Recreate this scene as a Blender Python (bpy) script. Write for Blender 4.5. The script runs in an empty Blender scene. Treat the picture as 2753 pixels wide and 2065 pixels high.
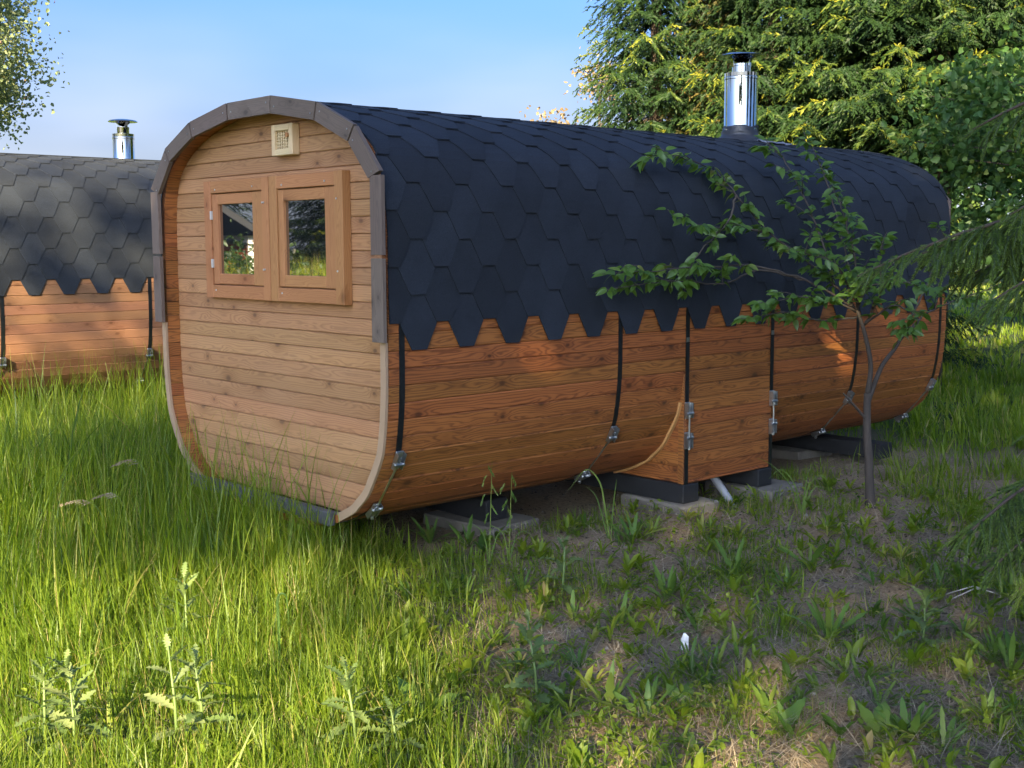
import bpy, math, random
import numpy as np
from mathutils import Vector, Matrix

random.seed(7)
rng = np.random.default_rng(11)
C = bpy.context.scene.collection
SC = bpy.context.scene
R = math.radians

# ------------------------------------------------------------------ camera
cam_d = bpy.data.cameras.new('camera')
cam = bpy.data.objects.new('camera', cam_d)
C.objects.link(cam)
SC.camera = cam
CAM = Vector((6.289, -3.714, 1.823))
YAW, PITCH, ROLL = R(-47.71), R(-6.506), R(-0.216)
cam_d.sensor_fit = 'HORIZONTAL'
cam_d.sensor_width = 36.0
cam_d.lens = 3258.7 / 2753.0 * 36.0
cam_d.clip_start = 0.05
cam_d.clip_end = 3000.0
fw = Vector((math.sin(YAW) * math.cos(PITCH), math.cos(YAW) * math.cos(PITCH), math.sin(PITCH)))
rt0 = Vector((math.cos(YAW), -math.sin(YAW), 0.0))
up0 = rt0.cross(fw)
rt = math.cos(ROLL) * rt0 + math.sin(ROLL) * up0
up = -math.sin(ROLL) * rt0 + math.cos(ROLL) * up0
m3 = Matrix((rt, up, -fw)).transposed()
cam.matrix_world = Matrix.Translation(CAM) @ m3.to_4x4()

# ------------------------------------------------------------------ sky, sun, exposure
SUN_EL = R(20.0)
SUN_H = Vector((0.55, -0.835, 0)).normalized()          # horizontal direction towards the sun
SUN_DIR = Vector((SUN_H.x * math.cos(SUN_EL), SUN_H.y * math.cos(SUN_EL), math.sin(SUN_EL)))
world = bpy.data.worlds.new('World')
SC.world = world
world.use_nodes = True
wn, wl = world.node_tree.nodes, world.node_tree.links
bg = wn['Background']
sky = wn.new('ShaderNodeTexSky')
sky.sky_type = 'NISHITA'
sky.sun_disc = False
sky.sun_elevation = SUN_EL
sky.sun_rotation = math.atan2(SUN_DIR.x, SUN_DIR.y)
sky.air_density = 0.7
sky.dust_density = 6.8
sky.ozone_density = 8.0
tc = wn.new('ShaderNodeTexCoord')
mp = wn.new('ShaderNodeMapping')
mp.inputs['Scale'].default_value = (1.6, 1.6, 6.0)
wl.new(tc.outputs['Generated'], mp.inputs['Vector'])
nz = wn.new('ShaderNodeTexNoise')
nz.inputs['Scale'].default_value = 1.7
nz.inputs['Detail'].default_value = 3.0
nz.inputs['Roughness'].default_value = 0.5
wl.new(mp.outputs['Vector'], nz.inputs['Vector'])
cr = wn.new('ShaderNodeValToRGB')
cr.color_ramp.elements[0].position = 0.33
cr.color_ramp.elements[1].position = 0.66
wl.new(nz.outputs['Fac'], cr.inputs['Fac'])
sep = wn.new('ShaderNodeSeparateXYZ')
wl.new(tc.outputs['Generated'], sep.inputs['Vector'])
mr = wn.new('ShaderNodeMapRange')
mr.inputs['From Min'].default_value = 0.03
mr.inputs['From Max'].default_value = 0.21
mr.inputs['To Min'].default_value = 1.0
mr.inputs['To Max'].default_value = 0.0
wl.new(sep.outputs['Z'], mr.inputs['Value'])
mu = wn.new('ShaderNodeMath'); mu.operation = 'MULTIPLY'
ad = wn.new('ShaderNodeMath'); ad.operation = 'MULTIPLY_ADD'; ad.inputs[1].default_value = 0.62; ad.inputs[2].default_value = 0.38
wl.new(cr.outputs['Color'], ad.inputs[0]); wl.new(ad.outputs[0], mu.inputs[0]); wl.new(mr.outputs['Result'], mu.inputs[1])
mxs = wn.new('ShaderNodeMix'); mxs.data_type = 'RGBA'
wl.new(mu.outputs[0], mxs.inputs['Factor'])
wl.new(sky.outputs['Color'], mxs.inputs['A'])
mxs.inputs['B'].default_value = (2.0, 2.2, 2.6, 1)
wl.new(mxs.outputs['Result'], bg.inputs['Color'])
bg.inputs['Strength'].default_value = 0.082

sun_d = bpy.data.lights.new('sun', 'SUN')
sun_d.energy = 5.0
sun_d.angle = R(0.55)
sun_d.color = (1.0, 0.82, 0.50)
sun = bpy.data.objects.new('sun', sun_d)
C.objects.link(sun)
sun.rotation_euler = SUN_DIR.to_track_quat('Z', 'Y').to_euler()
sun.location = SUN_DIR * 60

SC.view_settings.view_transform = 'Standard'
SC.view_settings.look = 'None'
SC.view_settings.gamma = 1.0
SC.view_settings.use_curve_mapping = False
SC.view_settings.exposure = 2.52
SC.render.engine = 'CYCLES'
SC.cycles.max_bounces = 8
SC.cycles.diffuse_bounces = 3
SC.cycles.glossy_bounces = 3
SC.cycles.transmission_bounces = 4
SC.cycles.transparent_max_bounces = 4
SC.cycles.use_denoising = True

# ------------------------------------------------------------------ helpers
def link(o, parent=None):
    C.objects.link(o)
    if parent is not None:
        o.parent = parent
    return o

def tag(o, label=None, cat=None, group=None, kind=None):
    if label: o['label'] = label
    if cat: o['category'] = cat
    if group: o['group'] = group
    if kind: o['kind'] = kind
    return o

def thing(name, loc, label, cat, group=None, rz=0.0):
    o = bpy.data.objects.new(name, None)
    o.empty_display_size = 0.1
    o.location = loc
    o.rotation_euler = (0, 0, rz)
    link(o)
    return tag(o, label, cat, group)

def mesh(name, V, F, mat, smooth=False):
    me = bpy.data.meshes.new(name)
    me.from_pydata([tuple(v) for v in V], [], F)
    if isinstance(mat, (list, tuple)):
        for m in mat: me.materials.append(m)
    elif mat: me.materials.append(mat)
    if smooth:
        me.polygons.foreach_set('use_smooth', [True] * len(me.polygons))
    me.update()
    return me

def obj(name, me, parent=None, mat4=None):
    o = bpy.data.objects.new(name, me)
    link(o, parent)
    if mat4 is not None:
        o.matrix_local = mat4
    return o

def mesh_np(name, V, quads=None, tris=None, mat=None, tint=None, smooth=False):
    """big meshes from numpy arrays"""
    me = bpy.data.meshes.new(name)
    V = np.asarray(V, np.float32)
    nq = 0 if quads is None else len(quads)
    nt = 0 if tris is None else len(tris)
    loops, starts, totals = [], [], []
    pos = 0
    if nq:
        loops.append(np.asarray(quads, np.int32).ravel()); starts.append(np.arange(nq, dtype=np.int32) * 4); totals.append(np.full(nq, 4, np.int32)); pos = nq * 4
    if nt:
        loops.append(np.asarray(tris, np.int32).ravel()); starts.append(pos + np.arange(nt, dtype=np.int32) * 3); totals.append(np.full(nt, 3, np.int32))
    loops = np.concatenate(loops); starts = np.concatenate(starts); totals = np.concatenate(totals)
    me.vertices.add(len(V)); me.vertices.foreach_set('co', V.ravel())
    me.loops.add(len(loops)); me.loops.foreach_set('vertex_index', loops)
    me.polygons.add(len(starts)); me.polygons.foreach_set('loop_start', starts); me.polygons.foreach_set('loop_total', totals)
    if smooth:
        me.polygons.foreach_set('use_smooth', np.ones(len(starts), bool))
    me.update(calc_edges=True)
    if tint is not None:
        a = me.attributes.new('tint', 'FLOAT', 'POINT')
        a.data.foreach_set('value', np.asarray(tint, np.float32))
    if mat: me.materials.append(mat)
    return me

class MB:
    """collects boxes, tubes and lathes into one mesh"""
    def __init__(s): s.V, s.F, s.n = [], [], 0
    def add(s, V, F):
        b = len(s.V); s.V += [tuple(v) for v in V]; s.F += [[i + b for i in f] for f in F]
    def box(s, x0, x1, y0, y1, z0, z1, M=None):
        V = [Vector(p) for p in ((x0,y0,z0),(x1,y0,z0),(x1,y1,z0),(x0,y1,z0),(x0,y0,z1),(x1,y0,z1),(x1,y1,z1),(x0,y1,z1))]
        if M is not None: V = [M @ v for v in V]
        s.add(V, [[0,3,2,1],[4,5,6,7],[0,1,5,4],[1,2,6,5],[2,3,7,6],[3,0,4,7]])
    def cham(s, x0, x1, y0, y1, z0, z1, c=0.004, M=None):
        """box with chamfered long edges on all sides"""
        V, F = chamfer_box(x0, x1, y0, y1, z0, z1, c)
        if M is not None: V = [M @ Vector(v) for v in V]
        s.add(V, F)
    def tube(s, pts, rad, n=8, cap=True):
        V, F = tube(pts, rad, n, cap); s.add(V, F)
    def lathe(s, prof, n=24, M=None):
        V, F = lathe(prof, n)
        if M is not None: V = [M @ Vector(v) for v in V]
        s.add(V, F)
    def mesh(s, name, mat, smooth=False): return mesh(name, s.V, s.F, mat, smooth)

def chamfer_box(x0, x1, y0, y1, z0, z1, c):
    import itertools
    xs, ys, zs = (x0, x1), (y0, y1), (z0, z1)
    V, idx = [], {}
    for i, j, k in itertools.product((0, 1), repeat=3):
        p = [xs[i], ys[j], zs[k]]; d = [c if i == 0 else -c, c if j == 0 else -c, c if k == 0 else -c]
        for ax in range(3):
            q = [p[a] + (0 if a == ax else d[a]) for a in range(3)]
            idx[(i, j, k, ax)] = len(V); V.append(q)
    F = []
    def face(ax, s_):
        o = [a for a in range(3) if a != ax]
        r = []
        for a, b in ((0,0),(1,0),(1,1),(0,1)):
            t = [0,0,0]; t[ax] = s_; t[o[0]] = a; t[o[1]] = b
            r.append(idx[(t[0], t[1], t[2], ax)])
        flip = (s_ == 1) != (ax == 1)
        return r if flip else r[::-1]
    for ax in range(3):
        for s_ in (0, 1): F.append(face(ax, s_))
    for e in range(3):
        o = [a for a in range(3) if a != e]
        for a in (0, 1):
            for b in (0, 1):
                t0, t1 = [0,0,0], [0,0,0]
                t0[e], t1[e] = 0, 1
                t0[o[0]] = t1[o[0]] = a; t0[o[1]] = t1[o[1]] = b
                F.append([idx[(*t0, o[0])], idx[(*t1, o[0])], idx[(*t1, o[1])], idx[(*t0, o[1])]])
    for i, j, k in itertools.product((0, 1), repeat=3):
        F.append([idx[(i, j, k, 0)], idx[(i, j, k, 1)], idx[(i, j, k, 2)]])
    return V, F

def frame_of(d):
    d = Vector(d).normalized()
    a = Vector((0, 0, 1)) if abs(d.z) < 0.9 else Vector((1, 0, 0))
    u = d.cross(a).normalized(); v = d.cross(u)
    return u, v

def tube(pts, rad, n=8, cap=True):
    pts = [Vector(p) for p in pts]
    if not isinstance(rad, (list, tuple)): rad = [rad] * len(pts)
    V, F = [], []
    u = None
    for i, p in enumerate(pts):
        d = (pts[min(i + 1, len(pts) - 1)] - pts[max(i - 1, 0)]).normalized()
        if u is None: u, v = frame_of(d)
        else:
            u = (u - d * u.dot(d)).normalized(); v = d.cross(u)
        for k in range(n):
            a = 2 * math.pi * k / n
            V.append(p + (u * math.cos(a) + v * math.sin(a)) * rad[i])
    for i in range(len(pts) - 1):
        for k in range(n):
            F.append([i*n+k, i*n+(k+1) % n, (i+1)*n+(k+1) % n, (i+1)*n+k])
    if cap:
        F.append(list(range(n))[::-1]); F.append([(len(pts)-1)*n+k for k in range(n)])
    return V, F

def lathe(prof, n=24):
    V, F = [], []
    for r, z in prof:
        for k in range(n):
            a = 2 * math.pi * k / n
            V.append((r * math.cos(a), r * math.sin(a), z))
    for i in range(len(prof) - 1):
        for k in range(n):
            F.append([i*n+k, i*n+(k+1) % n, (i+1)*n+(k+1) % n, (i+1)*n+k])
    return V, F

def catmull(P, per=8):
    P = [Vector(p) for p in P]
    out = []
    for i in range(len(P) - 1):
        p0, p1, p2, p3 = P[max(i-1, 0)], P[i], P[i+1], P[min(i+2, len(P)-1)]
        for k in range(per):
            t = k / per
            out.append(0.5 * ((2*p1) + (p2-p0)*t + (2*p0-5*p1+4*p2-p3)*t*t + (3*p1-p0-3*p2+p3)*t**3))
    out.append(P[-1])
    return out

# ------------------------------------------------------------------ materials
def new_mat(name):
    m = bpy.data.materials.new(name); m.use_nodes = True
    nt = m.node_tree
    return m, nt.nodes, nt.links, nt.nodes['Principled BSDF']

def N(nodes, t, **kw):
    n = nodes.new(t)
    for k, v in kw.items(): setattr(n, k, v)
    return n

def math_node(nodes, links, op, a, b=None, clamp=False):
    n = nodes.new('ShaderNodeMath'); n.operation = op; n.use_clamp = clamp
    for i, v in enumerate((a, b)):
        if v is None: continue
        if isinstance(v, (int, float)): n.inputs[i].default_value = v
        else: links.new(v, n.inputs[i])
    return n.outputs[0]

def wood(name, base, dark, knot=(0.06, 0.035, 0.02), grain=0.55, rough=0.6, freq=95.0, knots=True, grey=0.0, greycol=(0.2, 0.19, 0.18), jitter=0.25, spec=0.3):
    """planks: local x is the length, local y the width; every object gets its own piece of the log"""
    m, n, l, b = new_mat(name)
    tc = N(n, 'ShaderNodeTexCoord'); oi = N(n, 'ShaderNodeObjectInfo')
    s = N(n, 'ShaderNodeSeparateXYZ'); l.new(tc.outputs['Object'], s.inputs[0])
    r = oi.outputs['Random']
    M = lambda op, a, c=None, cl=False: math_node(n, l, op, a, c, cl)
    yz = M('ADD', s.outputs['Y'], M('MULTIPLY', s.outputs['Z'], 0.6))
    px = M('ADD', s.outputs['X'], M('MULTIPLY', r, 91.7))
    rr = M('FRACT', M('MULTIPLY', r, 517.3))
    rr2 = M('FRACT', M('MULTIPLY', r, 1931.7))
    py = M('ADD', yz, M('MULTIPLY', M('SUBTRACT', rr, 0.5), 0.08))
    cv = N(n, 'ShaderNodeCombineXYZ')
    l.new(M('MULTIPLY', px, 1.1), cv.inputs[0]); l.new(M('MULTIPLY', py, 7.0), cv.inputs[1]); l.new(M('MULTIPLY', r, 40), cv.inputs[2])
    n1 = N(n, 'ShaderNodeTexNoise'); n1.inputs['Scale'].default_value = 1.6; n1.inputs['Detail'].default_value = 2.5
    l.new(cv.outputs[0], n1.inputs['Vector'])
    w = M('SUBTRACT', n1.outputs['Fac'], 0.5)
    # knots
    kv = N(n, 'ShaderNodeCombineXYZ')
    l.new(M('DIVIDE', px, 0.33), kv.inputs[0]); l.new(M('ADD', M('DIVIDE', yz, 0.20), M('MULTIPLY', rr2, 13.0)), kv.inputs[1])
    vo = N(n, 'ShaderNodeTexVoronoi'); vo.voronoi_dimensions = '2D'; vo.inputs['Scale'].default_value = 1.0
    l.new(kv.outputs[0], vo.inputs['Vector'])
    sc = N(n, 'ShaderNodeSeparateColor'); l.new(vo.outputs['Color'], sc.inputs[0])
    gate = M('GREATER_THAN', sc.outputs[0], 0.38)
    d = M('DIVIDE', vo.outputs['Distance'], M('ADD', 0.5, sc.outputs[1]))
    bump = M('MULTIPLY', M('EXPONENT', M('MULTIPLY', M('MULTIPLY', d, d), -22.0)), gate)
    kmask = M('MULTIPLY', M('SUBTRACT', 1.0, M('MULTIPLY', M('SUBTRACT', d, 0.035), 20.0), True), gate, True)
    # rings
    c = M('ADD', 0.012, M('MULTIPLY', M('ABSOLUTE', w), 0.16))
    q = M('SQRT', M('ADD', M('MULTIPLY', py, py), M('MULTIPLY', c, c)))
    ph = M('ADD', M('MULTIPLY', q, freq * 6.283), M('ADD', M('MULTIPLY', w, 16.0), M('MULTIPLY', bump, 13.0)))
    g = M('ADD', 0.5, M('MULTIPLY', M('SINE', ph), 0.5))
    g = M('POWER', g, 2.2)
    fv = N(n, 'ShaderNodeCombineXYZ')
    l.new(M('MULTIPLY', px, 6.0), fv.inputs[0]); l.new(M('MULTIPLY', py, 300.0), fv.inputs[1])
    n2 = N(n, 'ShaderNodeTexNoise'); n2.inputs['Scale'].default_value = 1.0; n2.inputs['Detail'].default_value = 2.0
    l.new(fv.outputs[0], n2.inputs['Vector'])
    bv = N(n, 'ShaderNodeCombineXYZ')
    l.new(M('MULTIPLY', px, 1.3), bv.inputs[0]); l.new(M('MULTIPLY', py, 6.0), bv.inputs[1]); l.new(M('MULTIPLY', r, 17), bv.inputs[2])
    n3 = N(n, 'ShaderNodeTexNoise'); n3.inputs['Scale'].default_value = 1.0; n3.inputs['Detail'].default_value = 3.0
    l.new(bv.outputs[0], n3.inputs['Vector'])
    mx = N(n, 'ShaderNodeMix', data_type='RGBA')
    l.new(M('MULTIPLY', M('ADD', M('MULTIPLY', g, 0.75), M('MULTIPLY', n2.outputs['Fac'], 0.35)), grain, True), mx.inputs['Factor'])
    mx.inputs['A'].default_value = (*base, 1); mx.inputs['B'].default_value = (*dark, 1)
    col = mx.outputs['Result']
    if grey > 0:
        mg = N(n, 'ShaderNodeMix', data_type='RGBA')
        l.new(M('MULTIPLY', n3.outputs['Fac'], grey), mg.inputs['Factor'])
        l.new(col, mg.inputs['A']); mg.inputs['B'].default_value = (*greycol, 1)
        col = mg.outputs['Result']
    if knots:
        mk = N(n, 'ShaderNodeMix', data_type='RGBA')
        l.new(M('MULTIPLY', kmask, 0.85), mk.inputs['Factor']); l.new(col, mk.inputs['A']); mk.inputs['B'].default_value = (*knot, 1)
        col = mk.outputs['Result']
        mk2 = N(n, 'ShaderNodeMix', data_type='RGBA')
        l.new(M('MULTIPLY', bump, 0.5), mk2.inputs['Factor']); l.new(col, mk2.inputs['A']); mk2.inputs['B'].default_value = (*dark, 1)
        col = mk2.outputs['Result']
    hs = N(n, 'ShaderNodeHueSaturation')
    l.new(M('ADD', 1.0 - jitter / 2 - 0.12, M('ADD', M('MULTIPLY', rr, jitter), M('MULTIPLY', n3.outputs['Fac'], 0.24))), hs.inputs['Value'])
    l.new(M('ADD', 0.495, M('MULTIPLY', rr2, 0.012)), hs.inputs['Hue'])
    l.new(col, hs.inputs['Color'])
    l.new(hs.outputs['Color'], b.inputs['Base Color'])
    b.inputs['Roughness'].default_value = rough
    b.inputs['Specular IOR Level'].default_value = spec
    bp = N(n, 'ShaderNodeBump'); bp.inputs['Strength'].default_value = 0.25; bp.inputs['Distance'].default_value = 0.002
    l.new(M('ADD', M('MULTIPLY', g, -0.6), n2.outputs['Fac']), bp.inputs['Height']); l.new(bp.outputs[0], b.inputs['Normal'])
    return m

def plain(name, col, rough=0.6, metal=0.0, nscale=0.0, namt=0.0, bump=0.0, spec=0.5, coord='Object', stretch=(1, 1, 1)):
    m, n, l, b = new_mat(name)
    b.inputs['Roughness'].default_value = rough
    b.inputs['Metallic'].default_value = metal
    b.inputs['Specular IOR Level'].default_value = spec
    if nscale:
        tc = N(n, 'ShaderNodeTexCoord'); mp = N(n, 'ShaderNodeMapping'); mp.inputs['Scale'].default_value = stretch
        l.new(tc.outputs[coord], mp.inputs['Vector'])
        nz = N(n, 'ShaderNodeTexNoise'); nz.inputs['Scale'].default_value = nscale; nz.inputs['Detail'].default_value = 5.0
        l.new(mp.outputs[0], nz.inputs['Vector'])
        mx = N(n, 'ShaderNodeMix', data_type='RGBA')
        mx.inputs['A'].default_value = (*[c * (1 - namt) for c in col], 1); mx.inputs['B'].default_value = (*[min(1, c * (1 + namt)) for c in col], 1)
        l.new(nz.outputs['Fac'], mx.inputs['Factor']); l.new(mx.outputs['Result'], b.inputs['Base Color'])
        if bump:
            bp = N(n, 'ShaderNodeBump'); bp.inputs['Strength'].default_value = bump; bp.inputs['Distance'].default_value = 0.01
            l.new(nz.outputs['Fac'], bp.inputs['Height']); l.new(bp.outputs[0], b.inputs['Normal'])
    else:
        b.inputs['Base Color'].default_value = (*col, 1)
    return m

def leafy(name, stops, transl=0.35, rough=0.5, spec=0.35, attr=True, rand=0.0, tval=1.6):
    """leaf material: colour by the tint of each blade / leaf (or per object), part of the light passes through"""
    m, n, l, b = new_mat(name)
    out = n['Material Output']
    ramp = N(n, 'ShaderNodeValToRGB')
    e = ramp.color_ramp.elements
    while len(e) > 1: e.remove(e[-1])
    e[0].position = stops[0][0]; e[0].color = (*stops[0][1], 1)
    for p, c in stops[1:]:
        k = e.new(p); k.color = (*c, 1)
    if attr:
        a = N(n, 'ShaderNodeAttribute', attribute_name='tint'); l.new(a.outputs['Fac'], ramp.inputs['Fac'])
    else:
        oi = N(n, 'ShaderNodeObjectInfo'); l.new(oi.outputs['Random'], ramp.inputs['Fac'])
    l.new(ramp.outputs['Color'], b.inputs['Base Color'])
    b.inputs['Roughness'].default_value = rough; b.inputs['Specular IOR Level'].default_value = spec
    tr = N(n, 'ShaderNodeBsdfTranslucent')
    hs = N(n, 'ShaderNodeHueSaturation'); hs.inputs['Value'].default_value = tval; hs.inputs['Saturation'].default_value = 1.1; hs.inputs['Hue'].default_value = 0.49
    l.new(ramp.outputs['Color'], hs.inputs['Color']); l.new(hs.outputs['Color'], tr.inputs['Color'])
    mix = N(n, 'ShaderNodeMixShader'); mix.inputs[0].default_value = transl
    l.new(b.outputs[0], mix.inputs[1]); l.new(tr.outputs[0], mix.inputs[2]); l.new(mix.outputs[0], out.inputs['Surface'])
    return m

M_FRONT = wood('weathered_tan_planks', (0.44, 0.212, 0.088), (0.18, 0.072, 0.027), knot=(0.07, 0.05, 0.04), grain=0.60, freq=84, grey=0.30, greycol=(0.33, 0.235, 0.165), jitter=0.22)
M_SIDE = wood('stained_brown_planks', (0.36, 0.127, 0.035), (0.095, 0.027, 0.009), knot=(0.03, 0.012, 0.006), grain=0.78, freq=75, jitter=0.26, rough=0.5, spec=0.4)
M_SIDE2 = wood('muted_brown_planks', (0.27, 0.13, 0.07), (0.14, 0.06, 0.03), knot=(0.09, 0.04, 0.02), grain=0.4, freq=90, jitter=0.2)  # less saturated brown for the second sauna
M_FRAME = wood('window_timber', (0.42, 0.185, 0.075), (0.24, 0.085, 0.03), knot=(0.12, 0.05, 0.02), grain=0.5, freq=120, jitter=0.12)
M_TRIM = wood('greyed_trim_boards', (0.155, 0.108, 0.083), (0.08, 0.058, 0.046), knot=(0.05, 0.04, 0.035), grain=0.6, freq=100, grey=0.4, greycol=(0.17, 0.14, 0.122), jitter=0.2, rough=0.75)
M_PALE = wood('fresh_pale_pine', (0.62, 0.46, 0.26), (0.45, 0.30, 0.15), grain=0.35, freq=110, knots=False, jitter=0.06)
M_RIM = plain('sanded_rim_wood', (0.36, 0.235, 0.145), 0.7, nscale=9, namt=0.18, stretch=(1, 1, 1))
M_ENDTRIM = wood('golden_edge_strip', (0.52, 0.27, 0.10), (0.36, 0.17, 0.06), grain=0.4, knots=False, jitter=0.05)
M_LINER = plain('dark_timber_lining', (0.10, 0.05, 0.025), 0.8)
M_BLACK = plain('black_painted_timber', (0.012, 0.012, 0.013), 0.75, nscale=14, namt=0.4, bump=0.2)
M_STRAP = plain('dark_steel_strap', (0.05, 0.055, 0.06), 0.38, metal=0.85, nscale=30, namt=0.35, bump=0.05)
M_ZINC = plain('zinc_plated_steel', (0.46, 0.47, 0.47), 0.4, metal=1.0, nscale=30, namt=0.2)
M_STEEL = plain('polished_steel', (0.66, 0.66, 0.65), 0.07, metal=1.0, nscale=14, namt=0.05, bump=0.03, stretch=(1, 1, 0.02))
M_RUBBER = plain('black_rubber_boot', (0.03, 0.03, 0.034), 0.45, nscale=9, namt=0.3, bump=0.4, stretch=(1, 1, 5))
M_ALU = plain('bare_aluminium_sheet', (0.22, 0.22, 0.24), 0.6, metal=0.3, nscale=18, namt=0.15, bump=0.25)
M_SILL = plain('grey_sill_paint', (0.095, 0.092, 0.098), 0.6, nscale=20, namt=0.25)
M_HINGE = plain('white_metal', (0.50, 0.50, 0.48), 0.4, metal=0.3)
M_CONC = plain('weathered_concrete', (0.165, 0.145, 0.115), 0.95, nscale=9, namt=0.5, bump=0.4)
M_PIPE = plain('grey_plastic', (0.30, 0.30, 0.31), 0.45)
M_PAPER = plain('white_scrap', (0.75, 0.74, 0.72), 0.7)
M_HOLE = plain('vent_hole_shade', (0.012, 0.008, 0.006), 0.9)

def shingle_mat(name, col):
    m, n, l, b = new_mat(name)
    tc = N(n, 'ShaderNodeTexCoord'); oi = N(n, 'ShaderNodeObjectInfo')
    va = N(n, 'ShaderNodeVectorMath'); va.operation = 'ADD'
    l.new(tc.outputs['Object'], va.inputs[0]); 
    cv = N(n, 'ShaderNodeCombineXYZ'); l.new(math_node(n, l, 'MULTIPLY', oi.outputs['Random'], 53.0), cv.inputs[1]); l.new(cv.outputs[0], va.inputs[1])
    n1 = N(n, 'ShaderNodeTexNoise'); n1.inputs['Scale'].default_value = 420; n1.inputs['Detail'].default_value = 2
    n2 = N(n, 'ShaderNodeTexNoise'); n2.inputs['Scale'].default_value = 7; n2.inputs['Detail'].default_value = 5
    l.new(va.outputs[0], n1.inputs['Vector']); l.new(va.outputs[0], n2.inputs['Vector'])
    r1 = N(n, 'ShaderNodeMapRange'); r1.inputs['From Min'].default_value = 0.35; r1.inputs['From Max'].default_value = 0.72
    r1.inputs['To Min'].default_value = 0.55; r1.inputs['To Max'].default_value = 1.9
    l.new(n1.outputs['Fac'], r1.inputs['Value'])
    f = math_node(n, l, 'MULTIPLY', r1.outputs[0], math_node(n, l, 'ADD', 0.66, math_node(n, l, 'MULTIPLY', n2.outputs['Fac'], 0.5)))
    f = math_node(n, l, 'MULTIPLY', f, math_node(n, l, 'ADD', 0.78, math_node(n, l, 'MULTIPLY', oi.outputs['Random'], 0.46)))
    hs = N(n, 'ShaderNodeHueSaturation'); hs.inputs['Color'].default_value = (*col, 1); l.new(f, hs.inputs['Value'])
    l.new(hs.outputs[0], b.inputs['Base Color'])
    b.inputs['Roughness'].default_value = 0.85; b.inputs['Specular IOR Level'].default_value = 0.35
    bp = N(n, 'ShaderNodeBump'); bp.inputs['Strength'].default_value = 0.35; bp.inputs['Distance'].default_value = 0.003
    l.new(n1.outputs['Fac'], bp.inputs['Height']); l.new(bp.outputs[0], b.inputs['Normal'])
    return m
M_SHINGLE = shingle_mat('black_bitumen_shingle', (0.015, 0.019, 0.027))
M_FELT = plain('bitumen_underlay', (0.015, 0.016, 0.018), 0.9)

def glass_mat():
    m, n, l, b = new_mat('window_glass')
    b.inputs['Base Color'].default_value = (0.012, 0.013, 0.014, 1)  # opaque near-black base stands in for the unlit room behind
    b.inputs['Roughness'].default_value = 0.015
    b.inputs['IOR'].default_value = 2.8
    b.inputs['Specular IOR Level'].default_value = 0.9
    tc = N(n, 'ShaderNodeTexCoord'); nz = N(n, 'ShaderNodeTexNoise'); nz.inputs['Scale'].default_value = 3.0; nz.inputs['Detail'].default_value = 0
    l.new(tc.outputs['Object'], nz.inputs['Vector'])
    bp = N(n, 'ShaderNodeBump'); bp.inputs['Strength'].default_value = 0.006; bp.inputs['Distance'].default_value = 0.01
    l.new(nz.outputs['Fac'], bp.inputs['Height']); l.new(bp.outputs[0], b.inputs['Normal'])
    return m
M_GLASS = glass_mat()

def ground_mat():
    m, n, l, b = new_mat('dry_soil_and_turf')
    tc = N(n, 'ShaderNodeTexCoord')
    n1 = N(n, 'ShaderNodeTexNoise'); n1.inputs['Scale'].default_value = 1.1; n1.inputs['Detail'].default_value = 6
    n2 = N(n, 'ShaderNodeTexNoise'); n2.inputs['Scale'].default_value = 38; n2.inputs['Detail'].default_value = 6; n2.inputs['Roughness'].default_value = 0.7
    for q in (n1, n2): l.new(tc.outputs['Object'], q.inputs['Vector'])
    c1 = N(n, 'ShaderNodeValToRGB')
    e = c1.color_ramp.elements
    e[0].position = 0.25; e[0].color = (0.135, 0.092, 0.056, 1)
    e[1].position = 0.75; e[1].color = (0.42, 0.315, 0.205, 1)
    l.new(n2.outputs['Fac'], c1.inputs['Fac'])
    at = N(n, 'ShaderNodeAttribute', attribute_name='tint')
    mx = N(n, 'ShaderNodeMix', data_type='RGBA'); mx.inputs['B'].default_value = (0.035, 0.060, 0.015, 1)
    l.new(c1.outputs[0], mx.inputs['A'])
    f = math_node(n, l, 'ADD', at.outputs['Fac'], math_node(n, l, 'MULTIPLY', math_node(n, l, 'SUBTRACT', n1.outputs['Fac'], 0.5), 0.7), True)
    l.new(f, mx.inputs['Factor'])
    l.new(mx.outputs['Result'], b.inputs['Base Color'])
    b.inputs['Roughness'].default_value = 0.95; b.inputs['Specular IOR Level'].default_value = 0.15
    bp = N(n, 'ShaderNodeBump'); bp.inputs['Strength'].default_value = 0.9; bp.inputs['Distance'].default_value = 0.03
    l.new(n2.outputs['Fac'], bp.inputs['Height']); l.new(bp.outputs[0], b.inputs['Normal'])
    return m
M_GROUND = ground_mat()

M_GRASS = leafy('meadow_grass', [(0.0, (0.038, 0.085, 0.013)), (0.45, (0.122, 0.185, 0.018)), (0.8, (0.20, 0.25, 0.03)), (1.0, (0.31, 0.25, 0.10))], transl=0.52, rough=0.45, tval=2.35)
M_STRAW = leafy('dead_grass', [(0.0, (0.15, 0.115, 0.075)), (1.0, (0.44, 0.36, 0.25))], transl=0.15, rough=0.8, spec=0.1)
M_CRUMB = leafy('soil_crumb', [(0.0, (0.06, 0.045, 0.033)), (0.8, (0.19, 0.15, 0.11)), (1.0, (0.32, 0.29, 0.25))], transl=0.0, rough=0.95, spec=0.1)
M_WEED = leafy('weed_leaf', [(0.0, (0.075, 0.15, 0.026)), (0.6, (0.12, 0.195, 0.034)), (1.0, (0.17, 0.215, 0.04))], transl=0.35, attr=False)
M_THISTLE = leafy('thistle_leaf', [(0.0, (0.10, 0.155, 0.045)), (1.0, (0.15, 0.20, 0.058))], transl=0.25, attr=False)
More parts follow.
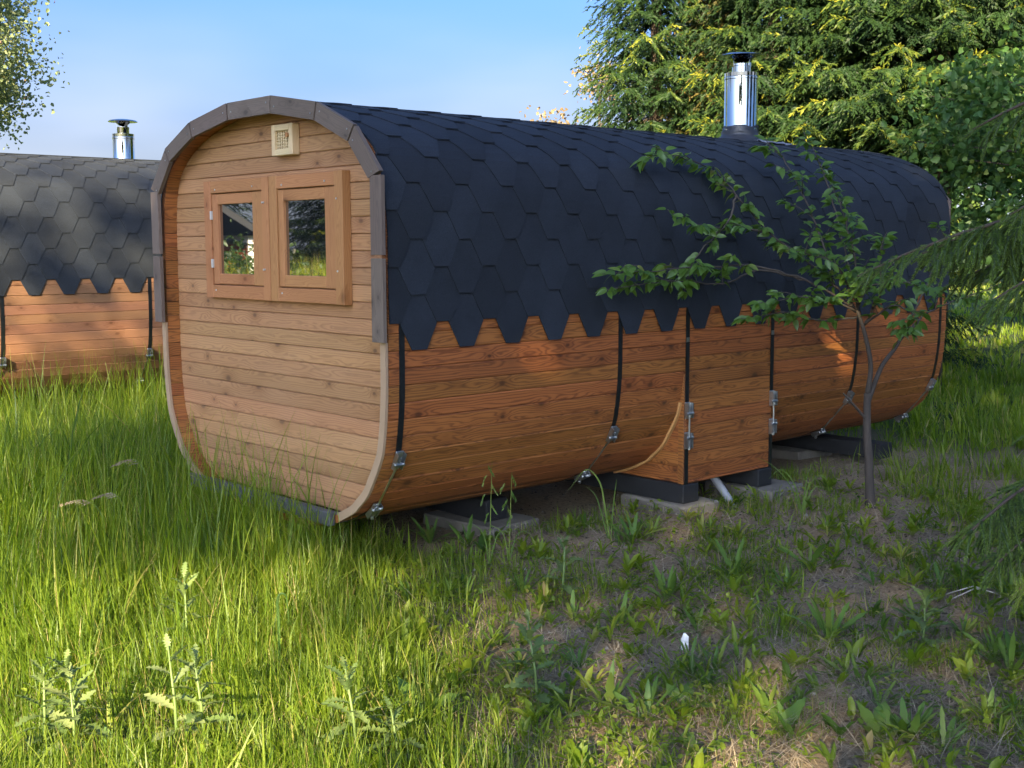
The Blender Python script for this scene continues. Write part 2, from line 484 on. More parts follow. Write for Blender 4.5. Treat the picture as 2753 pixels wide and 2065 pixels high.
M_SOW = leafy('pale_thistle_leaf', [(0.0, (0.17, 0.225, 0.085)), (1.0, (0.22, 0.26, 0.10))], transl=0.3, attr=False)
M_STEM = plain('green_stem', (0.10, 0.15, 0.04), 0.6)
M_CHERRY = leafy('cherry_leaf', [(0.0, (0.062, 0.128, 0.020)), (0.6, (0.10, 0.18, 0.028)), (0.9, (0.14, 0.205, 0.034)), (1.0, (0.18, 0.17, 0.035))], transl=0.45, rough=0.36, spec=0.5, attr=False)
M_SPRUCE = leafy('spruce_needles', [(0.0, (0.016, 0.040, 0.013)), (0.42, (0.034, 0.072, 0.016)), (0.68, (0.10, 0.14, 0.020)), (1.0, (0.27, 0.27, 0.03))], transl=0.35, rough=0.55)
M_SPRUCE_Y = leafy('yellowed_spruce_needles', [(0.0, (0.03, 0.035, 0.012)), (0.5, (0.09, 0.08, 0.02)), (1.0, (0.26, 0.19, 0.05))], transl=0.25, rough=0.55)
M_SPRUCE_N = leafy('near_spruce_needles', [(0.0, (0.050, 0.105, 0.018)), (1.0, (0.15, 0.225, 0.034))], transl=0.2, rough=0.5)
M_NCORE = plain('young_spruce_twig', (0.035, 0.06, 0.014), 0.7)
M_ASPEN = leafy('aspen_leaf', [(0.0, (0.15, 0.20, 0.085)), (0.6, (0.22, 0.26, 0.12)), (0.88, (0.28, 0.28, 0.14)), (1.0, (0.27, 0.18, 0.12))], transl=0.45)  # pale leaf colours include the haze of distance
M_SHRUB = leafy('shrub_leaf', [(0.0, (0.035, 0.085, 0.02)), (0.7, (0.075, 0.145, 0.03)), (1.0, (0.16, 0.20, 0.05))], transl=0.35)
M_BROWNLEAF = leafy('bronze_leaf', [(0.0, (0.14, 0.10, 0.05)), (1.0, (0.27, 0.20, 0.11))], transl=0.3)
M_BUSH = leafy('bush_leaf', [(0.0, (0.03, 0.06, 0.02)), (0.8, (0.07, 0.115, 0.04)), (1.0, (0.35, 0.34, 0.26))], transl=0.3)
M_BARK = plain('grey_brown_bark', (0.055, 0.043, 0.034), 0.9, nscale=30, namt=0.45, bump=0.5, stretch=(1, 1, 0.25))
M_BARK_D = plain('spruce_bark', (0.06, 0.042, 0.032), 0.95, nscale=20, namt=0.4, bump=0.5)

# ------------------------------------------------------------------ ground
def edge_d(x, y): return 0.572 * (x - 1.15) + 0.82 * (y + 0.3)

def gz(x, y):
    x = np.asarray(x, float); y = np.asarray(y, float)
    z = 0.022 * np.sin(1.7 * x + 0.6) * np.cos(1.3 * y) + 0.014 * np.sin(4.1 * x + 2.0 * y) + 0.008 * np.sin(9.3 * x - 7.1 * y)
    z = z + 0.07 * np.exp(-((x - 1.25) / 0.75) ** 2) * np.clip((y - 0.2) / 1.0, 0, 1) * np.clip((5.4 - y) / 1.2, 0, 1)
    far = np.clip((np.hypot(x, y) - 14) / 40, 0, 1)
    return z * (1 - far)

def bare(x, y):
    """1 where soil shows, 0 under full turf"""
    x = np.asarray(x, float); y = np.asarray(y, float)
    e = edge_d(x, y)
    b = np.clip((e - 0.25) / 0.8, 0, 1)
    b *= np.clip((7.4 - y) / 1.6, 0, 1)
    b *= np.clip((9.0 - np.hypot(x - 2.5, y - 1.5)) / 3.0, 0, 1)
    under = (np.abs(x + 0.03) < 0.9) & (y > 0.6) & (y < 5.9)
    return np.maximum(b, under * 1.0)

def grid_axis(c):
    a = np.concatenate([np.linspace(-600, -60, 10), np.linspace(-50, -14, 13), np.linspace(-12, 14, 131), np.linspace(16, 50, 13), np.linspace(60, 600, 10)])
    return a + c
gx, gy = grid_axis(0), grid_axis(1.5)
GX, GY = np.meshgrid(gx, gy)
nx, ny = len(gx), len(gy)
GV = np.stack([GX.ravel(), GY.ravel(), gz(GX, GY).ravel()], -1)
ii = np.arange(nx * ny).reshape(ny, nx)
GQ = np.stack([ii[:-1, :-1].ravel(), ii[:-1, 1:].ravel(), ii[1:, 1:].ravel(), ii[1:, :-1].ravel()], -1)
ground = obj('ground', mesh_np('ground', GV, GQ, None, M_GROUND, tint=(1 - bare(GX, GY)).ravel(), smooth=True))
tag(ground, kind='structure')

# ------------------------------------------------------------------ barrel profile (half, local x, z), wood outside
HALF = [(0, 2.652), (0.25, 2.642), (0.49, 2.610), (0.72, 2.556), (0.90, 2.487), (1.06, 2.395), (1.165, 2.290), (1.225, 2.13), (1.245, 1.95),
        (1.25, 1.6), (1.25, 1.2), (1.243, 0.98), (1.213, 0.765), (1.177, 0.67), (1.13, 0.588), (1.065, 0.489), (0.99, 0.421), (0.915, 0.365), (0.70, 0.277), (0.40, 0.222), (0, 0.21)]
_h = catmull([(a, 0, b) for a, b in HALF], 10)
_ring = [(p.x, p.z) for p in _h] + [(-p.x, p.z) for p in _h[::-1][1:-1]]          # clockwise from the top
RING = np.array(_ring)
_seg = np.linalg.norm(np.roll(RING, -1, 0) - RING, axis=1)
CUM = np.concatenate([[0], np.cumsum(_seg)])
PER = CUM[-1]

def prof(s, off=0.0):
    """point and outward normal at arc length s from the top centre (clockwise: +x side first)"""
    s = s % PER
    def P(t):
        t = t % PER
        i = min(int(np.searchsorted(CUM, t, 'right')) - 1, len(RING) - 1)
        f = (t - CUM[i]) / max(_seg[i], 1e-9)
        return RING[i] * (1 - f) + RING[(i + 1) % len(RING)] * f
    p = P(s); d = P(s + 0.012) - P(s - 0.012); d /= np.linalg.norm(d)
    nrm = np.array([-d[1], d[0]])
    q = p + nrm * off
    return q, nrm, d

def s_at_z(z):
    ss = np.linspace(0, PER / 2, 900)
    zs = np.array([prof(t)[0][1] for t in ss])
    return float(ss[np.argmin(np.abs(zs - z))])

def half_width(z, off):
    """inner half width of the barrel at height z"""
    zz = [prof(t, off)[0] for t in np.linspace(0, PER / 2, 260)]
    best = 0.0
    for a, b in zip(zz[:-1], zz[1:]):
        if (a[1] - z) * (b[1] - z) <= 0 and a[1] != b[1]:
            f = (z - a[1]) / (b[1] - a[1]); best = max(best, a[0] + f * (b[0] - a[0]))
    return best

LEN = 5.85
NST = int(round(PER / 0.0917))
SW = PER / NST
S_HEM = s_at_z(1.277)

# plank mesh shared by all staves of a barrel: local x along the barrel, y across, z outward (0 = outer face)
def stave_mesh(length, mat):
    hw = SW / 2 - 0.0006; c = 0.0055; t = 0.042
    sec = [(-hw, -c), (-hw + c, 0), (hw - c, 0), (hw, -c), (hw * 0.965, -t), (-hw * 0.965, -t)]
    V = [(x, a, b) for x in (0, length) for a, b in sec]
    n = len(sec)
    F = [[k, (k + 1) % n, n + (k + 1) % n, n + k][::-1] for k in range(n)] + [list(range(n)), [n + k for k in range(n)][::-1]]
    return mesh('stave_plank', V, F, mat)

def shingle_piece(s0, lo, hi, name='shingle', gap=0.0):
    """one hexagonal tab whose tip lies at arc s0 (tab grows towards the top), cut at lo..hi about its centre"""
    ts = [0, 0.036, 0.073, 0.110, 0.1429, 0.1431, 0.2, 0.25, 0.30]
    rows = []
    for t in ts:
        w = 0.05 + 0.075 * t / 0.143 if t < 0.143 else 0.1662
        h = 0.0180 - 0.0105 * t / 0.30
        a, b = max(-w, lo), min(w, hi)
        if b - a < 0.002: continue
        for off in (h, h - 0.0042):
            p, nn, d = prof(s0 - t if s0 < PER / 2 else s0 + t, off)
            rows.append(((p[0], a, p[1]), (p[0], b, p[1])))
    V = [v for r_ in rows for v in r_]
    k = len(rows) // 2
    F = []
    for i in range(k - 1):
        o, q = i * 4, (i + 1) * 4           # per level: top a, top b, bottom a, bottom b
        F += [[o, o+1, q+1, q], [o+2, q+2, q+3, o+3], [o, q, q+2, o+2], [o+1, o+3, q+3, q+1]]
    F += [[0, 2, 3, 1], [(k-1)*4, (k-1)*4+1, (k-1)*4+3, (k-1)*4+2]]
    return V, F

def strip_on_profile(s0, s1, off, y0, y1, thick, n=40):
    V, F = [], []
    for i in range(n + 1):
        s = s0 + (s1 - s0) * i / n
        p, nn, d = prof(s, off); q = p - nn * thick
        V += [(p[0], y0, p[1]), (p[0], y1, p[1]), (q[0], y1, q[1]), (q[0], y0, q[1])]
    for i in range(n):
        a, b = i * 4, i * 4 + 4
        for k in range(4): F.append([a + k, a + (k + 1) % 4, b + (k + 1) % 4, b + k])
    F += [[0, 3, 2, 1], [n*4, n*4+1, n*4+2, n*4+3]]
    return V, F

def Mx(ex, ey, ez, o):
    return Matrix(((ex[0], ey[0], ez[0], o[0]), (ex[1], ey[1], ez[1], o[1]), (ex[2], ey[2], ez[2], o[2]), (0, 0, 0, 1)))

FJ = [(0.2476, 2.671), (0.7155, 2.595), (1.060, 2.448), (1.280, 2.199)]       # outer joints of the fascia boards

SCREW = mesh('screw_head', *tube([(0, 0, 0), (0, 0, .0028)], .0045, 8), M_ZINC)

def fascia(root, y, front):
    """trim boards over the end of the roof: seven in an arch, two upright ones on each side"""
    k_ = 1.0 if front else 0.972
    outer = [(-a * k_, 1.4 + (b - 1.4) * k_ - (0 if front else .012)) for a, b in FJ[::-1]] + [(a * k_, 1.4 + (b - 1.4) * k_ - (0 if front else .012)) for a, b in FJ]
    part = None
    w = 0.098
    for i in range(7):
        a, b = Vector((outer[i][0], 0, outer[i][1])), Vector((outer[i+1][0], 0, outer[i+1][1]))
        ex = (b - a).normalized(); nn = Vector((-ex.z, 0, ex.x))     # outward
        L = (b - a).length
        # mitre slopes
        def cut(j, sgn):
            if 0 < j < 7:
                p0, p1, p2 = [Vector((outer[q][0], 0, outer[q][1])) for q in (j-1, j, j+1)]
                t = ((p2 - p1).normalized() + (p1 - p0).normalized()).normalized()
                n2 = Vector((-t.z, 0, t.x))
                return -w * n2.dot(ex) / n2.dot(nn)
            return w * 0.42 * sgn
        g = 0.0065
        c0, c1 = cut(i, 1), cut(i + 1, -1)
        X = [(g, 0), (L - g, 0), (L - g + c1, -w), (g + c0, -w)]
        th = 0.026
        jit = random.uniform(-0.003, 0.003)
        V = [(px - L/2, py + w/2, pz) for pz in (0.0, th) for px, py in X]
        F = [[3, 2, 1, 0], [4, 5, 6, 7], [0, 1, 5, 4], [1, 2, 6, 5], [2, 3, 7, 6], [3, 0, 4, 7]]
        me = mesh('fascia_board', V, F, M_TRIM)
        o = (a + b) / 2 - nn * (w / 2)
        ez = (0, -1, 0) if front else (0, 1, 0)
        if front:
            fb = obj('fascia_board', me, root, Mx(ex, nn, ez, (o.x, y + jit, o.z)))
            for q_ in (-1, 1):
                obj('screw_head', SCREW, fb, Matrix.Translation((q_ * (L / 2 - .05), random.uniform(-.02, .02), 0.0255)))
        else: obj('fascia_board', me, root, Mx(ex, nn, ez, (o.x, y + jit, o.z)))
    for sx in (-1, 1):
        for k, (za, zb) in enumerate(((2.183, 1.778), (1.761, 1.328)) if front else ((2.183, 1.778),)):
            me = mesh('fascia_board', *chamfer_box(-(za-zb)/2, (za-zb)/2, -w/2, w/2, 0, 0.026, 0.002), M_TRIM)
            nn = Vector((sx, 0, 0)); ex = Vector((0, 0, sx * 1.0))
            ez = (0, -1, 0)
            ex = Vector((0, 0, 1)) if sx < 0 else Vector((0, 0, -1))
            xx = sx * (1.282 * k_ - w / 2) + random.uniform(-.003, .003)
            obj('fascia_board', me, root, Mx(ex, nn, ez, (xx, y, (za + zb) / 2)))

def lathe_obj(name, prof_, mat, parent, loc, n=40, smooth=True):
    V, F = lathe(prof_, n)
    me = mesh(name, V, F, mat)
    if smooth:
        me.polygons.foreach_set('use_smooth', [True] * len(me.polygons))
        me.set_sharp_from_angle(angle=R(25))
    return obj(name, me, parent, Matrix.Translation(loc))

def chimney(root, y, r, z_top, cap_z, cap_r, boot=True):
    zr = 2.655 if boot else 2.50
    ch = lathe_obj('chimney_pipe', [(r, zr + 0.10), (r + .002, zr + 0.115), (r + .002, zr + 0.13), (r, zr + 0.135), (r, z_top - 0.055), (r + .003, z_top - 0.05), (r + .003, z_top - 0.035), (r, z_top - 0.03), (r + .002, z_top), (r - .012, z_top), (r - .012, z_top - 0.03), (0.55 * r, z_top - 0.03)], M_STEEL, root, (0, y, 0))
    inn = lathe_obj('inner_flue', [(0.56 * r, z_top - 0.05), (0.56 * r, z_top + 0.055), (0.58 * r, z_top + 0.06), (0.58 * r, z_top + 0.075), (0.52 * r, z_top + 0.075), (0.52 * r, z_top - 0.05)], M_STEEL, ch, (0, 0, 0))
    mid = cap_z + 0.004
    cap = lathe_obj('rain_cap', [(0.001, mid + 0.020), (cap_r * 0.5, mid + 0.015), (cap_r * 0.9, mid + 0.003), (cap_r, mid - 0.010), (cap_r * 0.985, mid - 0.013), (cap_r * 0.55, mid - 0.014), (cap_r * 0.28, mid - 0.05), (0.001, mid - 0.062)], M_STEEL, ch, (0, 0, 0))
    for k in range(3):
        a = 2.2 + 2 * math.pi * k / 3
        ca, sa = math.cos(a), math.sin(a)
        bm = MB()
        P = [(0.57 * r, z_top + 0.05), (0.57 * r, z_top + 0.085), (0.72 * r, cap_z - 0.012)]
        for (r0, z0), (r1, z1) in zip(P[:-1], P[1:]):
            wv = 0.016
            V = []
            for rr_, zz in ((r0, z0), (r1, z1)):
                for sgn in (-1, 1):
                    for dr in (0.0, 0.003):
                        V.append(((rr_ + dr) * ca - sgn * wv * sa, (rr_ + dr) * sa + sgn * wv * ca, zz))
            bm.add(V, [[0, 1, 5, 4], [2, 6, 7, 3], [0, 4, 6, 2], [1, 3, 7, 5], [0, 2, 3, 1], [4, 5, 7, 6]])
        obj('cap_bracket', bm.mesh('cap_bracket', M_STEEL), ch)
    if boot:
        Vb, Fb = lathe([(r + 0.12, zr - 0.05), (r + 0.10, zr + 0.012), (r + 0.055, zr + 0.045), (r + 0.022, zr + 0.062), (r + 0.012, zr + 0.085), (r + 0.018, zr + 0.10), (r + 0.006, zr + 0.118), (r + 0.010, zr + 0.135), (r + 0.003, zr + 0.15)], 40)
        Vb = [((1 + 0.05 * math.sin(3 * math.atan2(v[1], v[0]) + 40 * v[2])) * v[0], (1 + 0.04 * math.sin(4 * math.atan2(v[1], v[0]))) * v[1], v[2] + 0.006 * math.sin(5 * math.atan2(v[1], v[0]))) for v in Vb]
        obj('rubber_boot', mesh('rubber_boot', Vb, Fb, M_RUBBER, True), ch, Matrix.Translation((0, 0, 0)))
    return ch

def flashing_corner(root, s0, y0, size, rot, name='flashing_plate'):
    """bare metal sheet lying on the shingles, its outer edge crimped in scallops"""
    V, F = [], []
    n, mrow = 36, 7
    for j in range(mrow):
        for i in range(n):
            a = 2 * math.pi * i / n
            rr = size * (j / (mrow - 1)) * (1 + (0.09 * math.sin(9 * a) + 0.05 * math.sin(14 * a + 1)) * (j / (mrow - 1)) ** 3)
            ds, dy = rr * math.cos(a + rot) * 0.8, rr * math.sin(a + rot) * 1.15
            p, nn, d = prof(s0 + ds, 0.024 + 0.006 * math.sin(9 * a) * (j / (mrow - 1)) ** 3 + 0.003 * math.sin(5 * a + j))
            V.append((p[0], y0 + dy, p[1]))
    for j in range(mrow - 1):
        for i in range(n):
            F.append([j*n+i, j*n+(i+1) % n, (j+1)*n+(i+1) % n, (j+1)*n+i])
    return obj(name, mesh(name, V, F, M_ALU, True), root)

def strap(root, y, sA, sB, rod_to, w=0.036, drop=None):
    """steel band round the barrel with a threaded tensioner at its lower end"""
    st = obj('metal_strap', mesh('metal_strap', *strip_on_profile(sA, sB, 0.0045, y - w/2, y + w/2, 0.003), M_STRAP), root)
    p0, n0, d0 = prof(sB, 0.012); p1, n1, d1 = prof(rod_to, 0.012)
    tensioner(st, Vector((p0[0], y, p0[1])), Vector((p1[0], y, p1[1])), Vector((n0[0], 0, n0[1])), Vector((n1[0], 0, n1[1])))
    V, F = strip_on_profile(rod_to + 0.03, rod_to + 0.45, 0.0045, y - w/2, y + w/2, 0.003, 12)
    obj('strap_tail', mesh('strap_tail', V, F, M_STRAP), st)
    return st

def tensioner(st, a, b, na, nb, inv=None):
    """bracket - rod - bracket between two points, n = outward directions"""
    d = (b - a).normalized()
    for P, nn, sg in ((a, na, 1), (b, nb, -1)):
        t = (d - nn * d.dot(nn)).normalized()
        ey = nn.cross(t)
        M = Mx(t, ey, nn, P)
        k = MB()
        k.cham(-0.055, 0.055, -0.026, 0.026, -0.006, 0.004, 0.003, M)
        k.box(-0.05, 0.05, -0.0275, -0.0235, 0.002, 0.030, M); k.box(-0.05, 0.05, 0.0235, 0.0275, 0.002, 0.030, M)
        k.tube([M @ Vector((sg * 0.02, -0.036, 0.018)), M @ Vector((sg * 0.02, 0.036, 0.018))], 0.012, 10)
        obj('tension_bracket', k.mesh('tension_bracket', M_ZINC), st)
    k = MB()
    o = (na + nb).normalized() * 0.018
    k.tube([a + o - d * 0.03, b + o + d * 0.06], 0.0062, 8)
    for P in (a + o + d * 0.035, b + o - d * 0.03, b + o + d * 0.05):
        k.tube([P - d * 0.007, P + d * 0.007], 0.0125, 6)
    obj('threaded_rod', k.mesh('threaded_rod', M_ZINC), st)

def plank_poly(z0, z1, off, y, mat, name='plank', x_lim=None):
    """end wall board clipped to the inside of the barrel; local x along the board"""
    zs = np.linspace(z0, z1, 4)
    hw = [half_width(float(z), off) for z in zs]
    if max(hw) < 0.06: return None
    h = z1 - z0; c = 0.005
    V, F = [], []
    lv = [(zs[0], hw[0], 0.006), (zs[0] + c, half_width(zs[0] + c, off), 0.0), (zs[1], hw[1], 0), (zs[2], hw[2], 0), (zs[3] - c, half_width(zs[3] - c, off), 0.0), (zs[3], hw[3], 0.006)]
    for z, w_, dy in lv:
        V += [(-w_, z - (z0 + z1) / 2, -dy), (w_, z - (z0 + z1) / 2, -dy)]
    k = len(lv)
    for i in range(k - 1): F.append([i*2, i*2+1, i*2+3, i*2+2])
    b = len(V)
    V += [(-hw[0], -h/2, -0.03), (hw[0], -h/2, -0.03), (-hw[3], h/2, -0.03), (hw[3], h/2, -0.03)]
    F += [[b, b+1, 1, 0], [2*k-2, 2*k-1, b+3, b+2]]
    me = mesh('plank', V, F, mat)
    return me

def sauna(loc, label, seed, side_mat, main=True, tab_lo=None):
    random.seed(seed)
    root = thing('barrel_sauna', loc, label, 'sauna')
    # ---- staves
    wall = obj('side_wall', mesh('side_wall', *strip_on_profile(0, PER - 0.001, -0.036, 0.20, LEN - 0.2, 0.003, 120), M_LINER), root)
    sm = stave_mesh(LEN - 0.06, side_mat)
    for i in range(NST):
        s = (i + 0.5) * SW
        p, nn, d = prof(s)
        j = random.uniform(-0.0018, 0.0018)
        M = Mx((0, 1, 0), (-d[0], 0, -d[1]), (nn[0], 0, nn[1]), (p[0] + nn[0] * j, 0.03 + random.uniform(-.002, .002), p[1] + nn[1] * j))
        obj('plank', sm, wall, M)
    # ---- roof
    SL = 2 * S_HEM
    roof = obj('roof', mesh('roof', *strip_on_profile(-S_HEM + 0.17, S_HEM - 0.17, 0.0065, 0.035, LEN - 0.035, 0.002, 90), M_FELT), root)
    nrow = int(S_HEM / 0.146) + 1
    ylo, yhi = 0.028, LEN - 0.028
    far = MB()
    for j in range(nrow):
        s0 = S_HEM - 0.146 * j
        y0 = 0.2174 + (j % 2) / 6.0
        ctr = [y0 + k / 3.0 for k in range(-2, 20)]
        full = None
        for yc in ctr:
            lo, hi = ylo - yc, yhi - yc
            if hi < -0.16 or lo > 0.16: continue
            clipped = lo > -0.166 or hi < 0.166
            vis = main or (tab_lo is not None and yc > tab_lo)
            if not vis:
                V, F = shingle_piece(s0, lo, hi); far.add([(a, b + yc, c) for a, b, c in V], F); continue
            if clipped:
                V, F = shingle_piece(s0, lo, hi)
                if not V: continue
                me = mesh('shingle', V, F, M_SHINGLE)
            else:
                if full is None: full = mesh('shingle', *shingle_piece(s0, -1, 1), M_SHINGLE)
                me = full
            M = Matrix.Translation((0, yc, 0)) @ Matrix.Rotation(random.uniform(-.004, .004), 4, 'Z')
            obj('shingle', me, roof, M)
    # the slope turned away, and the ridge
    for j in range(nrow):
        s0 = PER - (S_HEM - 0.146 * j)
        y0 = 0.2174 + (j % 2) / 6.0
        for k in range(-2, 20):
            yc = y0 + k / 3.0
            lo, hi = ylo - yc, yhi - yc
            if hi < -0.16 or lo > 0.16: continue
            V, F = shingle_piece(s0, lo, hi)
            if V: far.add([(a, b + yc, c) for a, b, c in V], [f[::-1] for f in F])
    tag(obj('far_shingles', far.mesh('far_shingles', M_SHINGLE), roof), kind='stuff')
    V, F = strip_on_profile(-0.17, 0.17, 0.022, ylo, yhi, 0.004, 10)
    obj('ridge_strip', mesh('ridge_strip', V, F, M_SHINGLE), roof)
    # ---- trim boards
    fascia(root, -0.0, True)
    fascia(root, LEN, False)
    # ---- end wall
    fwl = obj('front_wall', mesh('front_wall', [(p[0], 0.152, p[1]) for p in [prof(PER - t, -0.044)[0] for t in np.linspace(0, PER, 90)[:-1]]], [list(range(89))], M_LINER), root)
    z0 = 1.5217 - 0.092 * 13
    zz = z0
    while zz < 2.62:
        za, zb = zz + 0.0008, min(zz + 0.092 - 0.0008, 2.606)
        me = plank_poly(za, zb, -0.0435, 0.115, M_FRONT)
        if me: obj('plank', me, fwl, Mx((1, 0, 0), (0, 0, 1), (0, -1, 0), (0, 0.115 + random.uniform(-.0012, .0012), (za + zb) / 2)))
        zz += 0.092
    obj('back_wall', mesh('back_wall', [(p[0], LEN - 0.16, p[1]) for p in [prof(t, -0.044)[0] for t in np.linspace(0, PER, 90)[:-1]]], [list(range(89))], M_FRONT), root)
    # rounded edge strip round the lower part of the end
    for sa, sb in ((s_at_z(1.326), s_at_z(0.31)), (PER - s_at_z(0.31), PER - s_at_z(1.326))):
        obj('rim_strip', mesh('rim_strip', *strip_on_profile(sa, sb, 0.0015, 0.010, 0.027, 0.046, 50), M_RIM, False), root)
    k = MB(); k.cham(-0.90, 0.735, -0.016, 0.026, 0.272, 0.352, 0.004); k.cham(-0.93, 0.765, 0.034, 0.090, 0.292, 0.330, 0.003)
    if main: obj('sill_board', k.mesh('sill_board', M_SILL), root)
    return root

S1 = sauna((-0.03, 0, 0), 'brown plank barrel sauna with black hexagon shingles and double window, nearest one', 3, M_SIDE, True)

# ------------------------------------------------------------------ windows
def board(name, parent, x0, x1, z0, z1, y, th, mat, vertical=False, c=0.003):
    """a board of the window: front face at y - th ... local x runs along its length"""
    L, W = (z1 - z0, x1 - x0) if vertical else (x1 - x0, z1 - z0)
    me = mesh(name, *chamfer_box(-L/2, L/2, -W/2, W/2, 0, th, c), mat)
    o = ((x0 + x1) / 2, y, (z0 + z1) / 2)
    if vertical: M = Mx((0, 0, 1), (-1, 0, 0), (0, -1, 0), o)
    else: M = Mx((1, 0, 0), (0, 0, 1), (0, -1, 0), o)
    return obj(name, me, parent, M)

def window(x0, x1, xs0, xs1, glass, stile_w, hinge_x, hinge_z):
    w = bpy.data.objects.new('window', None); link(w, S1); w.empty_display_size = .1
    zt, zb, st, sb = 2.232, 1.503, 2.152, 1.588
    yb = 0.1135
    board('frame_board', w, x0, xs0 - 0.004, zb, zt, yb, 0.044, M_FRAME, True)
    board('frame_board', w, xs1 + 0.004, x1, zb, zt, yb, 0.046 if stile_w < 0.1 else 0.056, M_FRAME, True)
    board('frame_board', w, xs0 - 0.003, xs1 + 0.003, st + 0.004, zt - 0.001, yb, 0.043, M_FRAME)
    board('frame_board', w, xs0 - 0.003, xs1 + 0.003, zb + 0.001, sb - 0.004, yb, 0.043, M_FRAME)
    g0, g1, gb, gt = glass
    board('sash_board', w, xs0 + .002, g0, sb + .002, st - .002, yb, 0.036, M_FRAME, True)
    board('sash_board', w, g1, xs1 - .002, sb + .002, st - .002, yb, 0.036, M_FRAME, True)
    board('sash_board', w, g0 + .001, g1 - .001, gt, st - .003, yb, 0.035, M_FRAME)
    board('sash_board', w, g0 + .001, g1 - .001, sb + .003, gb, yb, 0.035, M_FRAME)
    k = MB(); k.box(g0 - .002, g1 + .002, 0.0965, 0.1005, gb - .002, gt + .002)
    obj('glass_pane', k.mesh('glass_pane', M_GLASS), w)
    for hz in hinge_z:
        k = MB(); k.cham(hinge_x - .006, hinge_x + .006, yb - .052, yb - .03, hz - .027, hz + .027, .002)
        obj('hinge', k.mesh('hinge', M_HINGE), w)
    for sx, sz in ((xs0 + 0.06, zt - 0.055), (xs1 - 0.1, zt - 0.05), (xs0 + .04, zb + .05), (xs1 + .03, sb + 0.1), (xs1 + .03, st - 0.07)):
        k = MB(); k.tube([(sx, yb - .0445, sz), (sx, yb - .0605 if sx > xs1 else yb - .0475, sz)], 0.0055, 8)
        obj('screw_head', k.mesh('screw_head', M_HINGE), w)
    return w
window(-0.738, 0.039, -0.650, -0.040, (-0.583, -0.160, 1.656, 2.086), 0.08, -0.648, (2.02, 1.72))
window(0.045, 0.817, 0.130, 0.733, (0.186, 0.616, 1.657, 2.085), 0.105, 0.738, (2.02, 1.72))

# ------------------------------------------------------------------ vent
def vent():
    v = bpy.data.objects.new('air_vent', None); link(v, S1); v.empty_display_size = .1
    x0, x1, z0, z1, yb = 0.100, 0.322, 2.344, 2.520, 0.1135
    t = 0.05; f = 0.036
    k = MB()
    board('vent_frame', v, x0, x0 + f, z0, z1, yb, t, M_PALE, True); board('vent_frame', v, x1 - f, x1, z0, z1, yb, t, M_PALE, True)
    board('vent_frame', v, x0 + f, x1 - f, z1 - f, z1, yb, t - .001, M_PALE); board('vent_frame', v, x0 + f, x1 - f, z0, z0 + f, yb, t - .001, M_PALE)
    # perforated plate: a grid of cells, each with an eight-sided hole
    V, F = [], []
    a0, a1, b0, b1 = x0 + f, x1 - f, z0 + f, z1 - f
    nn = 6; y = yb - 0.036; r = 0.0088
    for i in range(nn):
        for j in range(nn):
            cx0, cx1 = a0 + (a1 - a0) * i / nn, a0 + (a1 - a0) * (i + 1) / nn
            cz0, cz1 = b0 + (b1 - b0) * j / nn, b0 + (b1 - b0) * (j + 1) / nn
            mx_, mz_ = (cx0 + cx1) / 2, (cz0 + cz1) / 2
            sq = [(cx1, mz_), (cx1, cz1), (mx_, cz1), (cx0, cz1), (cx0, mz_), (cx0, cz0), (mx_, cz0), (cx1, cz0)]
            b = len(V)
            for q in sq: V.append((q[0], y, q[1]))
            for q in range(8): V.append((mx_ + r * math.cos(q * math.pi / 4), y, mz_ + r * math.sin(q * math.pi / 4)))
            for q in range(8): V.append((mx_ + r * math.cos(q * math.pi / 4), y + .01, mz_ + r * math.sin(q * math.pi / 4)))
            for q in range(8):
                p = (q + 1) % 8
                F.append([b+q, b+8+q, b+8+p, b+p]); F.append([b+8+q, b+16+q, b+16+p, b+8+p])
    obj('vent_plate', mesh('vent_plate', V, F, M_PALE), v)
    k = MB(); k.box(a0, a1, yb - .02, yb - .012, b0, b1); obj('vent_shade_sheet', k.mesh('vent_shade_sheet', M_HOLE), v)  # near-black sheet stands in for the shade inside the holes
    k = MB(); k.tube([(x1 - 0.045, yb - .036, 2.455), (x1 - 0.045, yb - .060, 2.455)], [.011, .014], 10); obj('vent_knob', k.mesh('vent_knob', M_FRAME), v)
vent()

# ------------------------------------------------------------------ straps, box, chimney of the near sauna
def s_z(z): return s_at_z(z)
for y in (0.115, 1.80, 4.47, 5.72):
    strap(S1, y, S_HEM - 0.25, s_z(0.70 if y < 1 else 0.655), s_z(0.40 if y < 1 else 0.365))
BX0, BX1 = 2.43, 3.375
box = bpy.data.objects.new('stove_box', None); link(box, S1); box.empty_display_size = .1
zb = 0.252
edges = []
for i in range(NST):
    p, nn, d = prof(i * SW)
    if p[0] > 0 and p[1] < 1.42: edges.append(p[1])
z = [e for e in edges if e > 0.985][-1]
e0 = z
first = True
while z > zb + 0.01:
    z2 = max(z - SW, zb)
    me = mesh('plank', *chamfer_box(0, BX1 - BX0, -(z - z2)/2 + .0006, (z - z2)/2 - .0006, -0.04, 0, 0.0045), M_SIDE)
    obj('plank', me, box, Mx((0, 1, 0), (0, 0, 1), (1, 0, 0), (1.2525 + random.uniform(-.001, .001), BX0, (z + z2) / 2)))
    z = z2
for yy, nrm in ((BX0, -1), (BX1, 1)):
    z = e0
    while z > zb + 0.01:
        z2 = max(z - SW, zb)
        me = mesh('plank', *chamfer_box(-0.36, 0.36, -(z - z2)/2 + .0006, (z - z2)/2 - .0006, -0.036, 0, 0.004), M_SIDE)
        obj('plank', me, box, Mx((1, 0, 0), (0, 0, 1), (0, -1, 0), (0.845, yy - 0.001 if nrm < 0 else yy + 0.037, (z + z2) / 2)))
        z = z2
